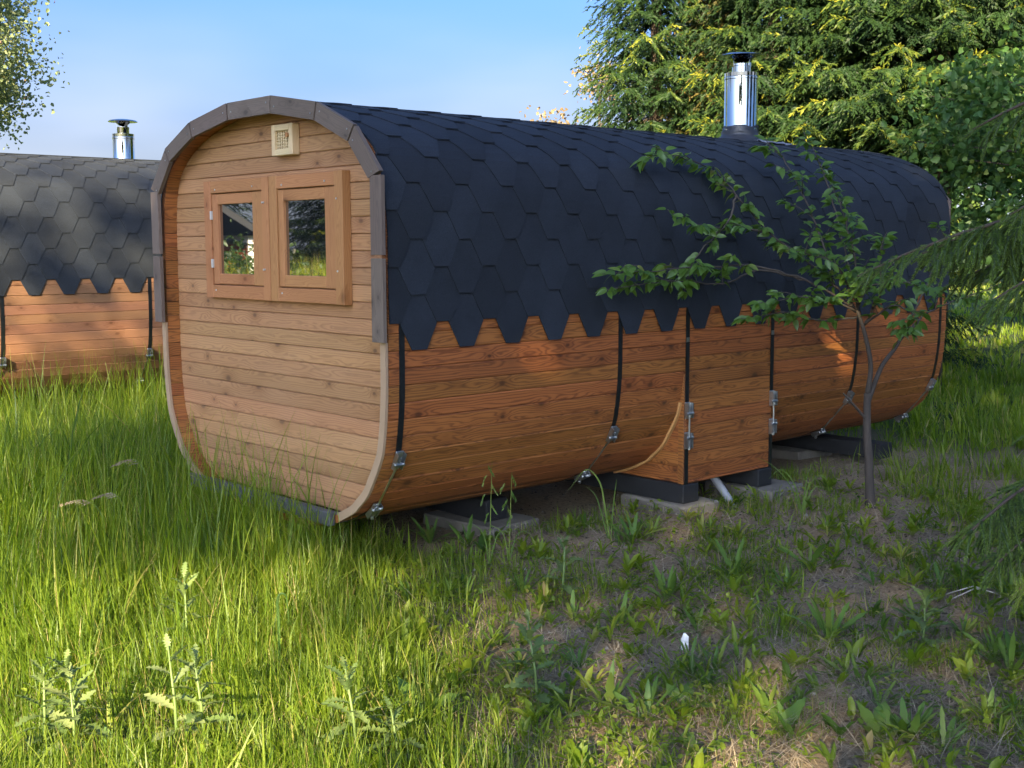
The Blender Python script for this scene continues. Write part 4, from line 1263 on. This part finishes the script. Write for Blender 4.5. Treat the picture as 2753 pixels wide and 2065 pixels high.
DOCK = [(3.37, -0.15), (2.66, -0.92), (3.08, -1.07), (3.74, -0.06), (4.04, 0.15), (3.67, -0.46), (2.33, -1.95), (2.24, -1.98)]
THISTLE = [(1.96, 0.56), (2.93, -0.52), (1.53, -1.32), (2.87, -1.35), (2.43, -1.71), (2.17, -2.05), (2.07, -2.16), (2.96, -1.24), (3.59, 1.25)]
SOW = [(2.4, -1.8), (2.19, -2.09), (-0.88, -1.1)]

def cherry():
    b = CHERRY['trunk'][0]
    root = thing('cherry_tree', (b[0], b[1], gzf(b[0], b[1])), 'young cherry tree with thin grey trunk in front of the sauna side', 'cherry tree')
    O = Vector(root.location)
    loc = lambda p: Vector(p) - O
    rad = {'trunk': (.033, .024), 'A': (.019, .012), 'B': (.019, .011), 'stub': (.011, .006)}
    g = random.Random(4)
    cnt = [0]; more = []
    def leaf_run(P, nme):
        n = len(P)
        # leaves along the outer part, in short-shoot clusters
        tot = sum((P[i+1] - P[i]).length for i in range(n - 1))
        bare_ = {'b6': .8, 'b7': .62, 'b3': .55, 'b2': .5, 'B': .8, 'b10': .15, 'b8': .35, 'b11': .25, 'b9': .35, 'b1': .12, 'b4': .1, 'b5': .08, 'twig': .12}.get(nme, .3)
        step = .036 if nme in ('b4', 'b5', 'b1', 'b8', 'b10', 'b11', 'twig') else .05
        s = bare_ * tot
        acc = 0.0; i = 0
        while s < tot - 1e-4:
            while i < n - 2 and acc + (P[i+1] - P[i]).length < s: acc += (P[i+1] - P[i]).length; i += 1
            f = (s - acc) / max(1e-6, (P[i+1] - P[i]).length)
            p = P[i].lerp(P[i+1], f); d = (P[i+1] - P[i]).normalized()
            k_ = g.choice((1, 1, 2, 3)) if s < tot - .08 else 4
            if g.random() < .12: k_ = 0
            for q in range(k_):
                az = g.uniform(0, 2 * math.pi)
                dirv = (d * g.uniform(.1, .9) + Vector((math.cos(az), math.sin(az), g.uniform(-.95, .15)))).normalized()
                upv = (Vector((0, 0, 1)) + Vector((g.uniform(-1, 1), g.uniform(-1, 1), g.uniform(-.5, .5))) * 1.0 + Vector((.45, -.45, 0)))
                upv = (upv - dirv * upv.dot(dirv)).normalized()
                yv = upv.cross(dirv)
                L = g.uniform(.052, .095)
                st = dirv * .012
                o = p + st
                m = Mx(dirv * L, yv * L, upv * L, o)
                if cnt[0] < 300:
                    lf = obj('leaf', g.choice(CH_LEAF), root, m); cnt[0] += 1
                else: more.append(m)
            s += step * g.uniform(.7, 1.3)
    for nme, pts in sorted(CHERRY.items(), key=lambda kv: kv[0] in ('b6', 'b7', 'b10')):
        P = catmull([loc(p) for p in pts], 6)
        if nme == 'trunk': P = [Vector((P[0].x, P[0].y, -0.08))] + P
        r0, r1 = rad.get(nme, (.0085, .0022))
        n = len(P)
        rr_ = [r0 + (r1 - r0) * i / (n - 1) for i in range(n)]
        if nme == 'trunk': rr_[0] = .064; rr_[1] = .05; rr_[2] = .039; rr_[3] = .035
        if nme not in rad:
            P = [p + Vector((g.uniform(-1, 1), g.uniform(-1, 1), g.uniform(-1, 1))) * .006 for p in P]
        obj('trunk' if nme == 'trunk' else 'branch', mesh('branch', *tube(P, rr_, 9 if nme in rad else 6), M_BARK, True), root)
        if nme in rad and nme != 'B': continue
        jobs = [(P, nme)]
        if nme not in rad:
            for q in range(3, n - 1, 3):
                if q / n < {'b2': .35, 'b3': .4, 'b6': .5, 'b7': .4}.get(nme, .12): continue
                d = (P[min(q + 1, n - 1)] - P[q - 1]).normalized()
                a = g.uniform(0, 6.28); sdv = Vector((math.cos(a), math.sin(a), g.uniform(-.1, .6)))
                L = g.uniform(.10, .26) * (1.1 - .5 * q / n)
                e = (d * .7 + sdv * .8).normalized()
                T = [P[q], P[q] + e * L * .5 + Vector((0, 0, .01)), P[q] + e * L]
                obj('twig', mesh('twig', *tube(T, [.0034, .0026, .0014], 5), M_BARK, True), root)
                jobs.append((T, 'twig'))
        for P, nm2 in jobs: leaf_run(P, nm2)
    # green unripe cherries on short stalks
    for nme, f in (('b2', .7), ('b3', .75), ('b9', .6), ('b3', .9), ('b2', .9), ('b9', .4), ('b11', .9)):
        P = catmull([loc(p) for p in CHERRY[nme]], 6); p = P[int(f * (len(P) - 1))]
        e = p + Vector((g.uniform(-.01, .01), g.uniform(-.01, .01), -.035))
        m = MB(); m.tube([p, p.lerp(e, .5) + Vector((.004, 0, 0)), e], .0012, 5)
        V, F = lathe([(.0005, .0065), (.004, .005), (.0065, 0), (.004, -.005), (.0005, -.0065)], 8)
        m.add([Vector(v) + e for v in V], F)
        obj('green_cherry', m.mesh('green_cherry', M_STEM, True), root)
    mm = MB(); src = CH_LEAF[0]
    for m in more: mm.add([m @ v_.co for v_ in src.vertices], [list(p_.vertices) for p_ in src.polygons])
    if more: tag(obj('inner_leaves', mm.mesh('inner_leaves', M_CHERRY, True), root), kind='stuff')
cherry()

# ------------------------------------------------------------------ weeds, each one a plant with its own leaves
ROS = [leaf_mesh('leaf', M_WEED, w, c, .3, 'lance', 10, 1, dp, wave=.006) for w, c, dp in ((.055, .10, .15), (.07, .25, .22), (.05, .38, .1), (.085, .12, .3))]
DOCKL = [leaf_mesh('leaf', M_WEED, w, c, .18, 'broad', 10, 1, .05, wave=.02) for w, c in ((.17, .1), (.20, .3))]
THL = [leaf_mesh('leaf', M_THISTLE, w, c, .35, 'lance', 14, 1, .55, wave=.03) for w, c in ((.17, .1), (.2, .35), (.15, .5))]
SOWL = [leaf_mesh('leaf', M_SOW, w, c, .25, 'broad', 14, 1, .55, wave=.02) for w, c in ((.19, .1), (.22, .3))]

def put_leaf(root, me, az, el, L, z=0.0, r=0.0, g=random, roll=0.0, base=Vector((0, 0, 0))):
    d = Vector((math.cos(az) * math.cos(el), math.sin(az) * math.cos(el), math.sin(el)))
    s = Vector((-math.sin(az), math.cos(az), 0))
    s = (s * math.cos(roll) + d.cross(s) * math.sin(roll)).normalized()
    u = d.cross(s)
    return obj('leaf', me, root, Mx(d * L, s * L, u * L, (math.cos(az) * r + base.x, math.sin(az) * r + base.y, z + base.z)))

def rosette(x, y, sc, g, label, group, leaves=ROS, n=(9, 14), cat='weed', name='weed_rosette', el=(.45, 1.35)):
    t = thing(name, (x, y, gzf(x, y) - .005), label, cat, group)
    k = g.randint(*n)
    for i in range(k):
        put_leaf(t, g.choice(leaves), i * 2.4 + g.uniform(-.4, .4), g.uniform(*el), sc * g.uniform(.65, 1.2), 0, .008, g, g.uniform(-.5, .5))
    return t
gw = random.Random(8)
MARKS = {'front slab': (.8, 1.3), 'stove box': (1.35, 2.6), 'thin cherry trunk': (1.92, 3.57), 'torn white scrap': (2.83, .47), 'dry straw patch': (3.6, .35), 'leaning dry stick': (3.3, 2.05), 'edge of the tall grass': (2.0, -.4), 'corner closest to the viewer': (4.4, .1)}
by = {}
for q in ROSETTE:
    nm = min(MARKS, key=lambda k_: math.dist(MARKS[k_], q)); by.setdefault(nm, []).append((math.dist(MARKS[nm], q), q))
wlab = {}
ORD = ['nearest', 'second nearest', 'third nearest', 'fourth nearest', 'fifth nearest', 'sixth nearest', 'seventh nearest', 'eighth nearest', 'ninth nearest', 'tenth nearest', 'eleventh nearest', 'twelfth nearest', 'thirteenth nearest', 'fourteenth nearest']
for nm, l_ in by.items():
    for i, (d_, q) in enumerate(sorted(l_)): wlab[q] = 'low weed tuft of narrow green leaves, %s to the %s' % (ORD[min(i, 13)], nm)
for x, y in ROSETTE:
    rosette(x, y, gw.uniform(.12, .23), gw, wlab[(x, y)], 'leafy weeds scattered over the thin grass', n=(11, 18))
dlab = ['broad leaved weed with one pale upright leaf by the bare dry soil', 'broad leaved dock between the tall grass and the thin grass', 'broad leaved dock at the lower edge of the tall grass',
        'broad leaved dock in the sunlit strip near the bare soil', 'light green dock beside the dry straw patch', 'bright sunlit dock at the lower edge of the grass', 'large smooth leaved dock in the sunlit corner', 'small smooth leaved dock next to the big pale thistle']
for (x, y), lb in zip(DOCK, dlab):
    rosette(x, y, gw.uniform(.12, .18), gw, lb, None, DOCKL, (4, 7), 'dock', 'dock_plant', (.6, 1.35))

def thistle(x, y, h, g, label, leaves=THL, name='thistle', cat='thistle', nl=(18, 24), L0=.15):
    t = thing(name, (x, y, gzf(x, y) - .01), label, cat)
    lean = Vector((g.uniform(-.12, .12), g.uniform(-.12, .12), 1)) * h
    obj('stem', mesh('stem', *tube([(0, 0, 0), lean * .5 + Vector((.005, .004, 0)), lean], [.0065, .0055, .003], 7), M_STEM, True), t)
    n = g.randint(*nl)
    for i in range(n):
        f = (i + .5) / n
        az = i * 2.4 + g.uniform(-.3, .3); el = -.1 + 1.25 * f ** 1.2 + g.uniform(-.15, .15)
        L = L0 * (1.15 - .65 * f) * g.uniform(.8, 1.2)
        put_leaf(t, g.choice(leaves), az, el, L, 0, 0, g, g.uniform(-.3, .3), lean * f)
    return t
tlab = ['grey green thistle standing alone on the dry soil near the slab', 'tall pale thistle at the edge between tall and thin grass', 'green thistle in the shade of the tall grass', 'sunlit thistle at the lower edge, middle of the grass',
        'sunlit bushy thistle next to the lobed pale one', 'sunlit thistle in the corner beside the dock', 'outermost sunlit thistle in the corner', 'small thistle at the lower edge beside the sunlit one', 'spiky thistle in the shade below the spruce branch']
for i, ((x, y), lb) in enumerate(zip(THISTLE, tlab)):
    thistle(x, y, [.32, .40, .42, .36, .36, .36, .34, .22, .26][i], gw, lb)
slab_ = ['tall pale sow thistle with deeply lobed leaves in the sun', 'pale sow thistle with broad leaves in the sunlit corner', 'pale leaved sow thistle in the sunlit spot left of the tall grass']
for (x, y), lb, h in zip(SOW, slab_, (.42, .34, .28)):
    thistle(x, y, h, gw, lb, SOWL, 'sow_thistle', 'sow thistle', (9, 13), .16)

# ------------------------------------------------------------------ grass
def blades(name, XY, h, w, lean, bend, tint, mat, nseg=3, sink=0.02, az=None):
    n = len(XY)
    z = gz(XY[:, 0], XY[:, 1])
    if az is None: az = rng.uniform(0, 2 * np.pi, n)
    d = np.stack([np.cos(az), np.sin(az)], -1)
    fa = az + np.pi / 2 + rng.normal(size=n) * .5
    sd = np.stack([np.cos(fa), np.sin(fa)], -1)
    V = np.zeros((n, (nseg + 1) * 2, 3), np.float32)
    for i in range(nseg + 1):
        t = i / nseg
        off = (lean * t + bend * t * t)[:, None] * h[:, None] * d
        zz = z - sink * (1 - t) + h * (t - 0.42 * bend * t ** 2.4)
        ww = (w * (1 - 0.93 * t ** 1.7) * .5)[:, None] * sd
        V[:, i*2, :2] = XY + off - ww; V[:, i*2+1, :2] = XY + off + ww
        V[:, i*2, 2] = zz; V[:, i*2+1, 2] = zz
    k = (nseg + 1) * 2
    o = (np.arange(n) * k)[:, None]
    Q = np.concatenate([o + np.array([[2*i, 2*i+1, 2*i+3, 2*i+2]]) for i in range(nseg)])
    return mesh_np(name, V.reshape(-1, 3), Q, None, mat, tint=np.repeat(tint, k))

def wedge(n, r0, r1, p=1.0, a=29.0):
    """points on the ground around the view: denser near by"""
    ang = rng.uniform(-R(a), R(a), n)
    u = rng.uniform(0, 1, n)
    e = 2 - p
    r = (r0 ** e + u * (r1 ** e - r0 ** e)) ** (1 / e) if abs(e) > 1e-3 else r0 * (r1 / r0) ** u
    yaw = YAW + ang
    return np.stack([CAM.x + np.sin(yaw) * r, CAM.y + np.cos(yaw) * r], -1), r

def vnoise(x, y, s):
    x, y = x * s, y * s
    return 0.5 + 0.25 * (np.sin(x * 1.3 + 1.7 * np.sin(y * .9)) + np.sin(y * 1.7 + 2.1 * np.sin(x * .7 + 1)))

def keep_out(X, Y):
    m = (np.abs(X + 0.03) < 0.9) & (Y > 0.55) & (Y < 5.8)
    m |= (np.abs(X + 6.44) < 0.9) & (Y > -1.8) & (Y < 3.8)
    for a, b, c, d in ((0.08, 0.78, 1.1, 1.57), (.7, 1.33, 2.33, 2.72), (.78, 1.40, 3.14, 3.60)):
        m |= (X > a) & (X < b) & (Y > c) & (Y < d)
    return m

def tallness(X, Y):
    """height of the meadow grass in metres"""
    e = edge_d(X, Y)
    left = np.clip((0.9 - X) / 3.2, 0, 1)
    h = 0.34 + 0.50 * left
    h = np.where(e > 0, 0.27 - 0.16 * np.clip(e / .9, 0, 1), h)
    sn = .55 * X - .835 * Y
    h = np.where(e < 0, h * (1 - .38 * np.clip((sn - 1.9) / .7, 0, 1)), h)
    h = np.where((X < -1.4), 0.62, h)
    h = np.where(Y > 6.3, 0.22, h)
    h = np.where((np.hypot(X + 4, Y - 1) > 16), .18, h)
    h = np.where((X > 1.2) & (Y > 4.3) & (Y < 8), 0.30, h)
    return h

def meadow(ntuft, per, r0, r1, p, hmul, wid, seg, name, a=29.0, rad=.035, tmean=.42, bendmax=.6, hmin=.5, pale=.05):
    """grass in tufts: the blades of a tuft fan out from one foot"""
    XY, r = wedge(ntuft, r0, r1, p, a)
    X, Y = XY[:, 0], XY[:, 1]
    b = bare(X, Y)
    patch = vnoise(X, Y, 3.1)
    dens = 1 - 0.95 * b ** .7 * (0.35 + 0.65 * (patch < .6))
    dens *= 0.5 + .5 * (vnoise(X + 5, Y, 5.3) > .36)
    ok = (rng.uniform(0, 1, ntuft) < dens) & ~keep_out(X, Y)
    XY, r = XY[ok], r[ok]
    k = np.maximum(1, rng.poisson(per, len(XY)))
    idx = np.repeat(np.arange(len(XY)), k)
    m = len(idx)
    off = rng.normal(size=(m, 2)) * rad
    P = XY[idx] + off
    rr = r[idx]
    th = (rng.uniform(.6, 1.15, len(XY)))[idx]
    ta = rng.normal(0, .13, len(XY))[idx]
    wmul = rng.uniform(.7, 1.35, len(XY))[idx]
    wind = rng.normal(0, .25, (len(XY), 2))[idx]
    lv = off / rad * .6 + wind + rng.normal(size=(m, 2)) * .5 + np.array([-.25, -.1])
    az = np.arctan2(lv[:, 1], lv[:, 0])
    hh = tallness(P[:, 0], P[:, 1]) * hmul * th * rng.uniform(hmin, 1.12, m) * (0.8 + .4 * vnoise(P[:, 0], P[:, 1], 1.9))
    w = wid * wmul * rng.uniform(.6, 1.3, m) * np.clip(rr / 6, .85, 3)
    tint = np.clip(rng.normal(tmean, .12, m) + ta + .22 * (vnoise(P[:, 0], P[:, 1], .9) - .5), 0, .9)
    tint = np.where(rng.uniform(0, 1, m) < pale, rng.uniform(.93, 1, m), tint)
    bend = rng.uniform(.0, bendmax, m) ** 1.3 + (rng.uniform(0, 1, m) < .07) * .6
    o = obj(name, blades(name, P, hh, w, rng.uniform(.02, .34, m), bend, tint, M_GRASS, seg, az=az))
    return tag(o, kind='stuff')
meadow(11500, 7, 3.2, 9.5, 1.0, 1.0, .0066, 4, 'meadow_grass')
meadow(1700, 5, 3.2, 9.5, 1.0, 1.25, .0115, 5, 'broad_grass', rad=.03, tmean=.52, bendmax=.9, pale=.02)
meadow(9000, 7, 3.2, 8.0, 1.0, .45, .0045, 3, 'undergrowth_grass', rad=.05, tmean=.38, pale=.14)
meadow(10500, 7, 8.5, 18, 1.1, 1.0, .0062, 3, 'meadow_grass', 31)
meadow(1500, 5, 8.5, 18, 1.1, 1.2, .010, 4, 'broad_grass', 31, tmean=.52)
meadow(11000, 6, 17, 60, 1.5, 1.0, .012, 2, 'lawn_grass', 34, rad=.08, tmean=.5)
# tall grass that the windows mirror
XY = np.stack([rng.uniform(-13, -7.6, 16000), rng.uniform(-9.5, -3.2, 16000)], -1)
n = len(XY)
tag(obj('tall_meadow_grass', blades('tall_meadow_grass', XY, rng.uniform(1.0, 1.8, n), np.full(n, .012), rng.uniform(.02, .25, n), rng.uniform(0, .4, n), np.clip(rng.normal(.72, .2, n), 0, 1), M_GRASS, 3)), kind='stuff')
# extra tall stalks in front of the window end and between the saunas
def stalks(n, box, hr, wid):
    XY = np.stack([rng.uniform(box[0], box[1], n), rng.uniform(box[2], box[3], n)], -1)
    XY = XY[(edge_d(XY[:, 0], XY[:, 1]) < .1) & ~keep_out(XY[:, 0], XY[:, 1])]
    m = len(XY)
    o = obj('tall_grass_stalks', blades('tall_grass_stalks', XY, rng.uniform(*hr, m), wid * rng.uniform(.7, 1.3, m), rng.uniform(0, .2, m), rng.uniform(0, .35, m), np.clip(rng.normal(.5, .2, m), 0, 1), M_GRASS, 5))
    tag(o, kind='stuff')
stalks(1300, (-2.4, .9, -1.8, 0.0), (.5, .95), .0075)
stalks(2600, (-5.2, -1.25, -1.2, 3.2), (.5, 1.0), .0085)
# small round leaves of the ground cover
XY, r = wedge(36000, 3.2, 10, 1.0)
ok = (rng.uniform(0, 1, len(XY)) < .12 + .5 * (vnoise(XY[:, 0] + 3, XY[:, 1] - 2, 2.3) > .56)) & ~keep_out(XY[:, 0], XY[:, 1])
XY = XY[ok]; n = len(XY)
hh = rng.uniform(.01, .09, n)
o = obj('ground_cover', leaves_mesh('ground_cover', np.stack([XY[:, 0], XY[:, 1], gz(XY[:, 0], XY[:, 1]) + hh], -1), np.stack([rng.normal(size=n), rng.normal(size=n), rng.uniform(-.1, .9, n)], -1), np.stack([rng.normal(size=n) * .4, rng.normal(size=n) * .4, np.ones(n)], -1), rng.uniform(.018, .042, n), rng.uniform(.008, .022, n), np.clip(rng.normal(.5, .2, n), 0, .9), M_GRASS))
tag(o, kind='stuff')
# small mixed weeds between the bigger ones
XY, r = wedge(3200, 3.2, 9, 1.0)
e = edge_d(XY[:, 0], XY[:, 1])
XY = XY[(e > -.15) & (rng.uniform(0, 1, len(XY)) < .62) & ~keep_out(XY[:, 0], XY[:, 1])]
k = rng.integers(4, 11, len(XY)); idx = np.repeat(np.arange(len(XY)), k); n = len(idx)
sz = rng.uniform(.45, 1.4, len(XY))[idx]; az = rng.uniform(0, 6.283, n); el = rng.uniform(.25, 1.35, n)
wr = rng.choice([.13, .2, .34], len(XY))[idx]
L = sz * rng.uniform(.05, .10, n)
Pw = np.stack([XY[idx, 0], XY[idx, 1], gz(XY[idx, 0], XY[idx, 1]) + rng.uniform(0, .03, n) * sz], -1)
Dw = np.stack([np.cos(az) * np.cos(el), np.sin(az) * np.cos(el), np.sin(el)], -1)
Nw = np.stack([-np.cos(az) * np.sin(el), -np.sin(az) * np.sin(el), np.cos(el)], -1) + rng.normal(size=(n, 3)) * .25
tag(obj('small_weeds', leaves_mesh('small_weeds', Pw, Dw, Nw, L, L * wr, np.clip(rng.normal(.5, .12, n) + rng.normal(0, .16, len(XY))[idx], 0, 1), M_GRASS)), kind='stuff')
# crumbs of soil, pebbles
XY, r = wedge(16000, 3.2, 9.5, 1.0)
XY = XY[rng.uniform(0, 1, len(XY)) < .15 + .85 * bare(XY[:, 0], XY[:, 1])]
n = len(XY)
oct_ = np.array([(1, 0, 0), (0, 1, 0), (-1, 0, 0), (0, -1, 0), (0, 0, 1)], float)
sz = rng.uniform(.003, .011, n) * (1 + 1.2 * (rng.uniform(0, 1, n) < .04))
Vc = oct_[None] * (sz[:, None, None] * rng.uniform(.6, 1.4, (n, 5, 3)) * np.array([1, 1, .8]))
Vc += np.stack([XY[:, 0], XY[:, 1], gz(XY[:, 0], XY[:, 1]) + .001], -1)[:, None]
o5 = (np.arange(n) * 5)[:, None]
tag(obj('soil_crumbs', mesh_np('soil_crumbs', Vc.reshape(-1, 3), None, np.concatenate([o5 + np.array([[a_, (a_ + 1) % 4, 4]]) for a_ in range(4)]), M_CRUMB, tint=np.repeat(rng.uniform(0, 1, n) ** 1.5, 5))), kind='stuff')
# dead straw lying on the bare soil
XY, r = wedge(40000, 3.2, 11, 1.0)
bm_ = bare(XY[:, 0], XY[:, 1])
XY = XY[(rng.uniform(0, 1, len(XY)) < .25 + .75 * bm_) & ~keep_out(XY[:, 0], XY[:, 1])]
XS = np.stack([rng.normal(3.65, .38, 2600), rng.normal(.42, .34, 2600)], -1)
XY = np.concatenate([XY, XS])
n = len(XY)
o = obj('dead_grass', blades('dead_grass', XY, rng.uniform(.04, .11, n), rng.uniform(.0018, .004, n), rng.uniform(1.0, 2.4, n), rng.uniform(.3, 1.0, n), rng.uniform(0, 1, n), M_STRAW, 3, .0))
tag(o, kind='stuff')

# single grasses one can point at
def grass_plant(name, x, y, spec, label, cat='grass plant', head=None, mat=None):
    t = thing(name, (x, y, gzf(x, y)), label, cat)
    for pts, wd in spec:
        P = catmull([Vector(p) for p in pts], 5)
        V, F = [], []
        for i, p in enumerate(P):
            f = i / (len(P) - 1)
            d = P[min(i+1, len(P)-1)] - P[max(i-1, 0)]
            s = d.cross(Vector((-0.74, .67, .1))).normalized()
            ww = wd * (1 - .9 * f ** 2) * .5
            n_ = s.cross(d).normalized()
            V += [p - s * ww + n_ * ww * .5, p, p + s * ww + n_ * ww * .5]
        for i in range(len(P) - 1):
            a = i * 3; F += [[a, a+1, a+4, a+3], [a+1, a+2, a+5, a+4]]
        obj('blade', mesh('blade', V, F, mat or M_WEED, True), t)
    if head:
        for p0, p1, r_, ng in head:
            p0, p1 = Vector(p0), Vector(p1)
            g = random.Random(hash((round(x, 2), ng)) & 255)
            P, D = [], []
            for i in range(ng):
                f = i / ng
                P.append(p0.lerp(p1, f)); D.append((p1 - p0).normalized() + Vector((g.uniform(-1, 1), g.uniform(-1, 1), g.uniform(-1, 1))) * .55)
            me = shoots_mesh('seed_head', np.array([tuple(p) for p in P]), np.array([tuple(p) for p in D]), [r_ * 2.2] * ng, [r_ * .4] * ng, [g.random() for _ in range(ng)], M_STRAW if mat is None else mat)
            obj('seed_head', me, t)
    return t
rgt = Vector((.673, .74, 0))
def lp(a, z, b=0.0): v = rgt * a; return (v.x + b * .74, v.y - b * .67, z)
grass_plant('arching_grass', 1.42, 1.5, [([lp(0, 0), lp(-.03, .2), lp(-.06, .34), lp(-.14, .42), lp(-.24, .30)], .012), ([lp(.01, 0), lp(.02, .18), lp(.04, .36)], .009), ([lp(-.01, 0), lp(-.05, .16), lp(-.09, .27), lp(-.15, .32)], .007), ([lp(.02, 0), lp(.06, .1), lp(.1, .14)], .006)], 'single grass plant with arching blades on the bare soil by the front slab', 'grass plant')
grass_plant('arching_grass', 1.80, 2.93, [([lp(0, 0), lp(.02, .18), lp(.04, .34)], .010), ([lp(0, 0), lp(-.05, .2), lp(-.14, .30), lp(-.22, .24)], .009), ([lp(0, 0), lp(.08, .18), lp(.16, .16)], .009), ([lp(0, 0), lp(-.08, .2), lp(-.2, .33), lp(-.3, .38)], .006), ([lp(0.02, 0), lp(.03, .15), lp(.06, .27)], .008), ([lp(0.0, 0), lp(.05, .2), lp(.13, .26), lp(.18, .2)], .008)], 'tuft of grass with bent blades beside the stove box', 'grass plant')
for i, (x, y, h, lb) in enumerate([(1.33, .62, .62, 'tall green grass stalk with drooping seed heads against the planks'), (1.36, .74, .54, 'shorter green grass stalk with seed heads beside the taller one')]):
    hd = [(lp(.02 * math.sin(2.5 * q + i), h * (.5 + .085 * q)), lp(.02 * math.sin(2.5 * q + i) + .025 * (1 if q % 2 else -1), h * (.5 + .085 * q) - .055), .008, 12) for q in range(6)]
    grass_plant('seeding_grass', x, y, [([lp(0, 0), lp(.01, h * .5), lp(.02, h)], .006), ([lp(0, 0), lp(-.03, h * .3), lp(-.1, h * .4)], .007), ([lp(0, 0), lp(.05, h * .3), lp(.12, h * .32)], .007)], lb, 'grass plant', hd, M_WEED)
for i, (x, y, h, dx, lb) in enumerate([(-.02, -.72, .66, -.16, 'tall grass stalk with a pale drooping seed head, highest of three'), (.12, -.92, .50, -.14, 'pale drooping grass seed head in the middle of three'), (.0, -1.0, .46, -.2, 'lowest pale drooping grass seed head bending over')]):
    pts = [lp(0, 0), lp(.0, h * .5), lp(-.02, h * .85), lp(dx * .5, h), lp(dx, h * .96)]
    P = catmull([Vector(p) for p in pts], 6)
    hd = [(tuple(P[q]), tuple(P[q] + Vector(lp(-.05, -.012))), .007, 7) for q in range(len(P) - 9, len(P), 1)]
    grass_plant('seeding_grass', x, y, [(pts, .0075)], lb, 'grass plant', hd)
grass_plant('bent_grass', 1.86, -1.05, [([lp(0, 0), lp(.0, .22), lp(.0, .34), lp(.035, .345), lp(.045, .22)], .014), ([lp(.05, 0), lp(.05, .16), lp(.085, .26)], .011)], 'wide grass blade folded over at the top in the tall grass', 'grass plant')

# litter and sticks
k = MB(); k.add([(0, 0, 0), (.035, .005, .0), (.03, .012, .07), (.012, .004, .085), (-.004, .006, .05)], [[0, 1, 2, 3, 4]]); k.add([(0, .01, 0), (.035, .015, .0), (.03, .018, .07), (.012, .012, .085), (-.004, .012, .05)], [[0, 1, 2, 3, 4]])
o = obj('paper_scrap', k.mesh('paper_scrap', M_PAPER)); o.location = (2.83, .47, gzf(2.83, .47)); tag(o, 'torn white scrap standing up in the thin grass', 'scrap')
for i, (x, y, lb) in enumerate([(3.62, .35, 'small white chip on the dry straw patch'), (3.45, 1.42, 'small white chip below the spruce branch')]):
    k = MB(); k.cham(-.012, .012, -.008, .008, 0, .012, .003)
    o = obj('white_chip', k.mesh('white_chip', M_PAPER)); o.location = (x, y, gzf(x, y) + .01); o.rotation_euler = (.2, .1, i + .4); tag(o, lb, 'chip')
for i, (x, y, a, L, lb) in enumerate([(3.30, 2.05, 1.1, .30, 'pale dry stick leaning under the spruce branch'), (3.25, 2.12, .6, .26, 'pale dry stick lying flat beside the leaning one')]):
    o = obj('dry_stick', mesh('dry_stick', *tube([(0, 0, 0), (math.cos(a) * L * .5, math.sin(a) * L * .5, .05), (math.cos(a) * L, math.sin(a) * L, .01)], .0035, 6), plain('bleached_stick', (.45, .4, .33), .8), True))
    o.location = (x, y, gzf(x, y) + .012); tag(o, lb, 'stick')
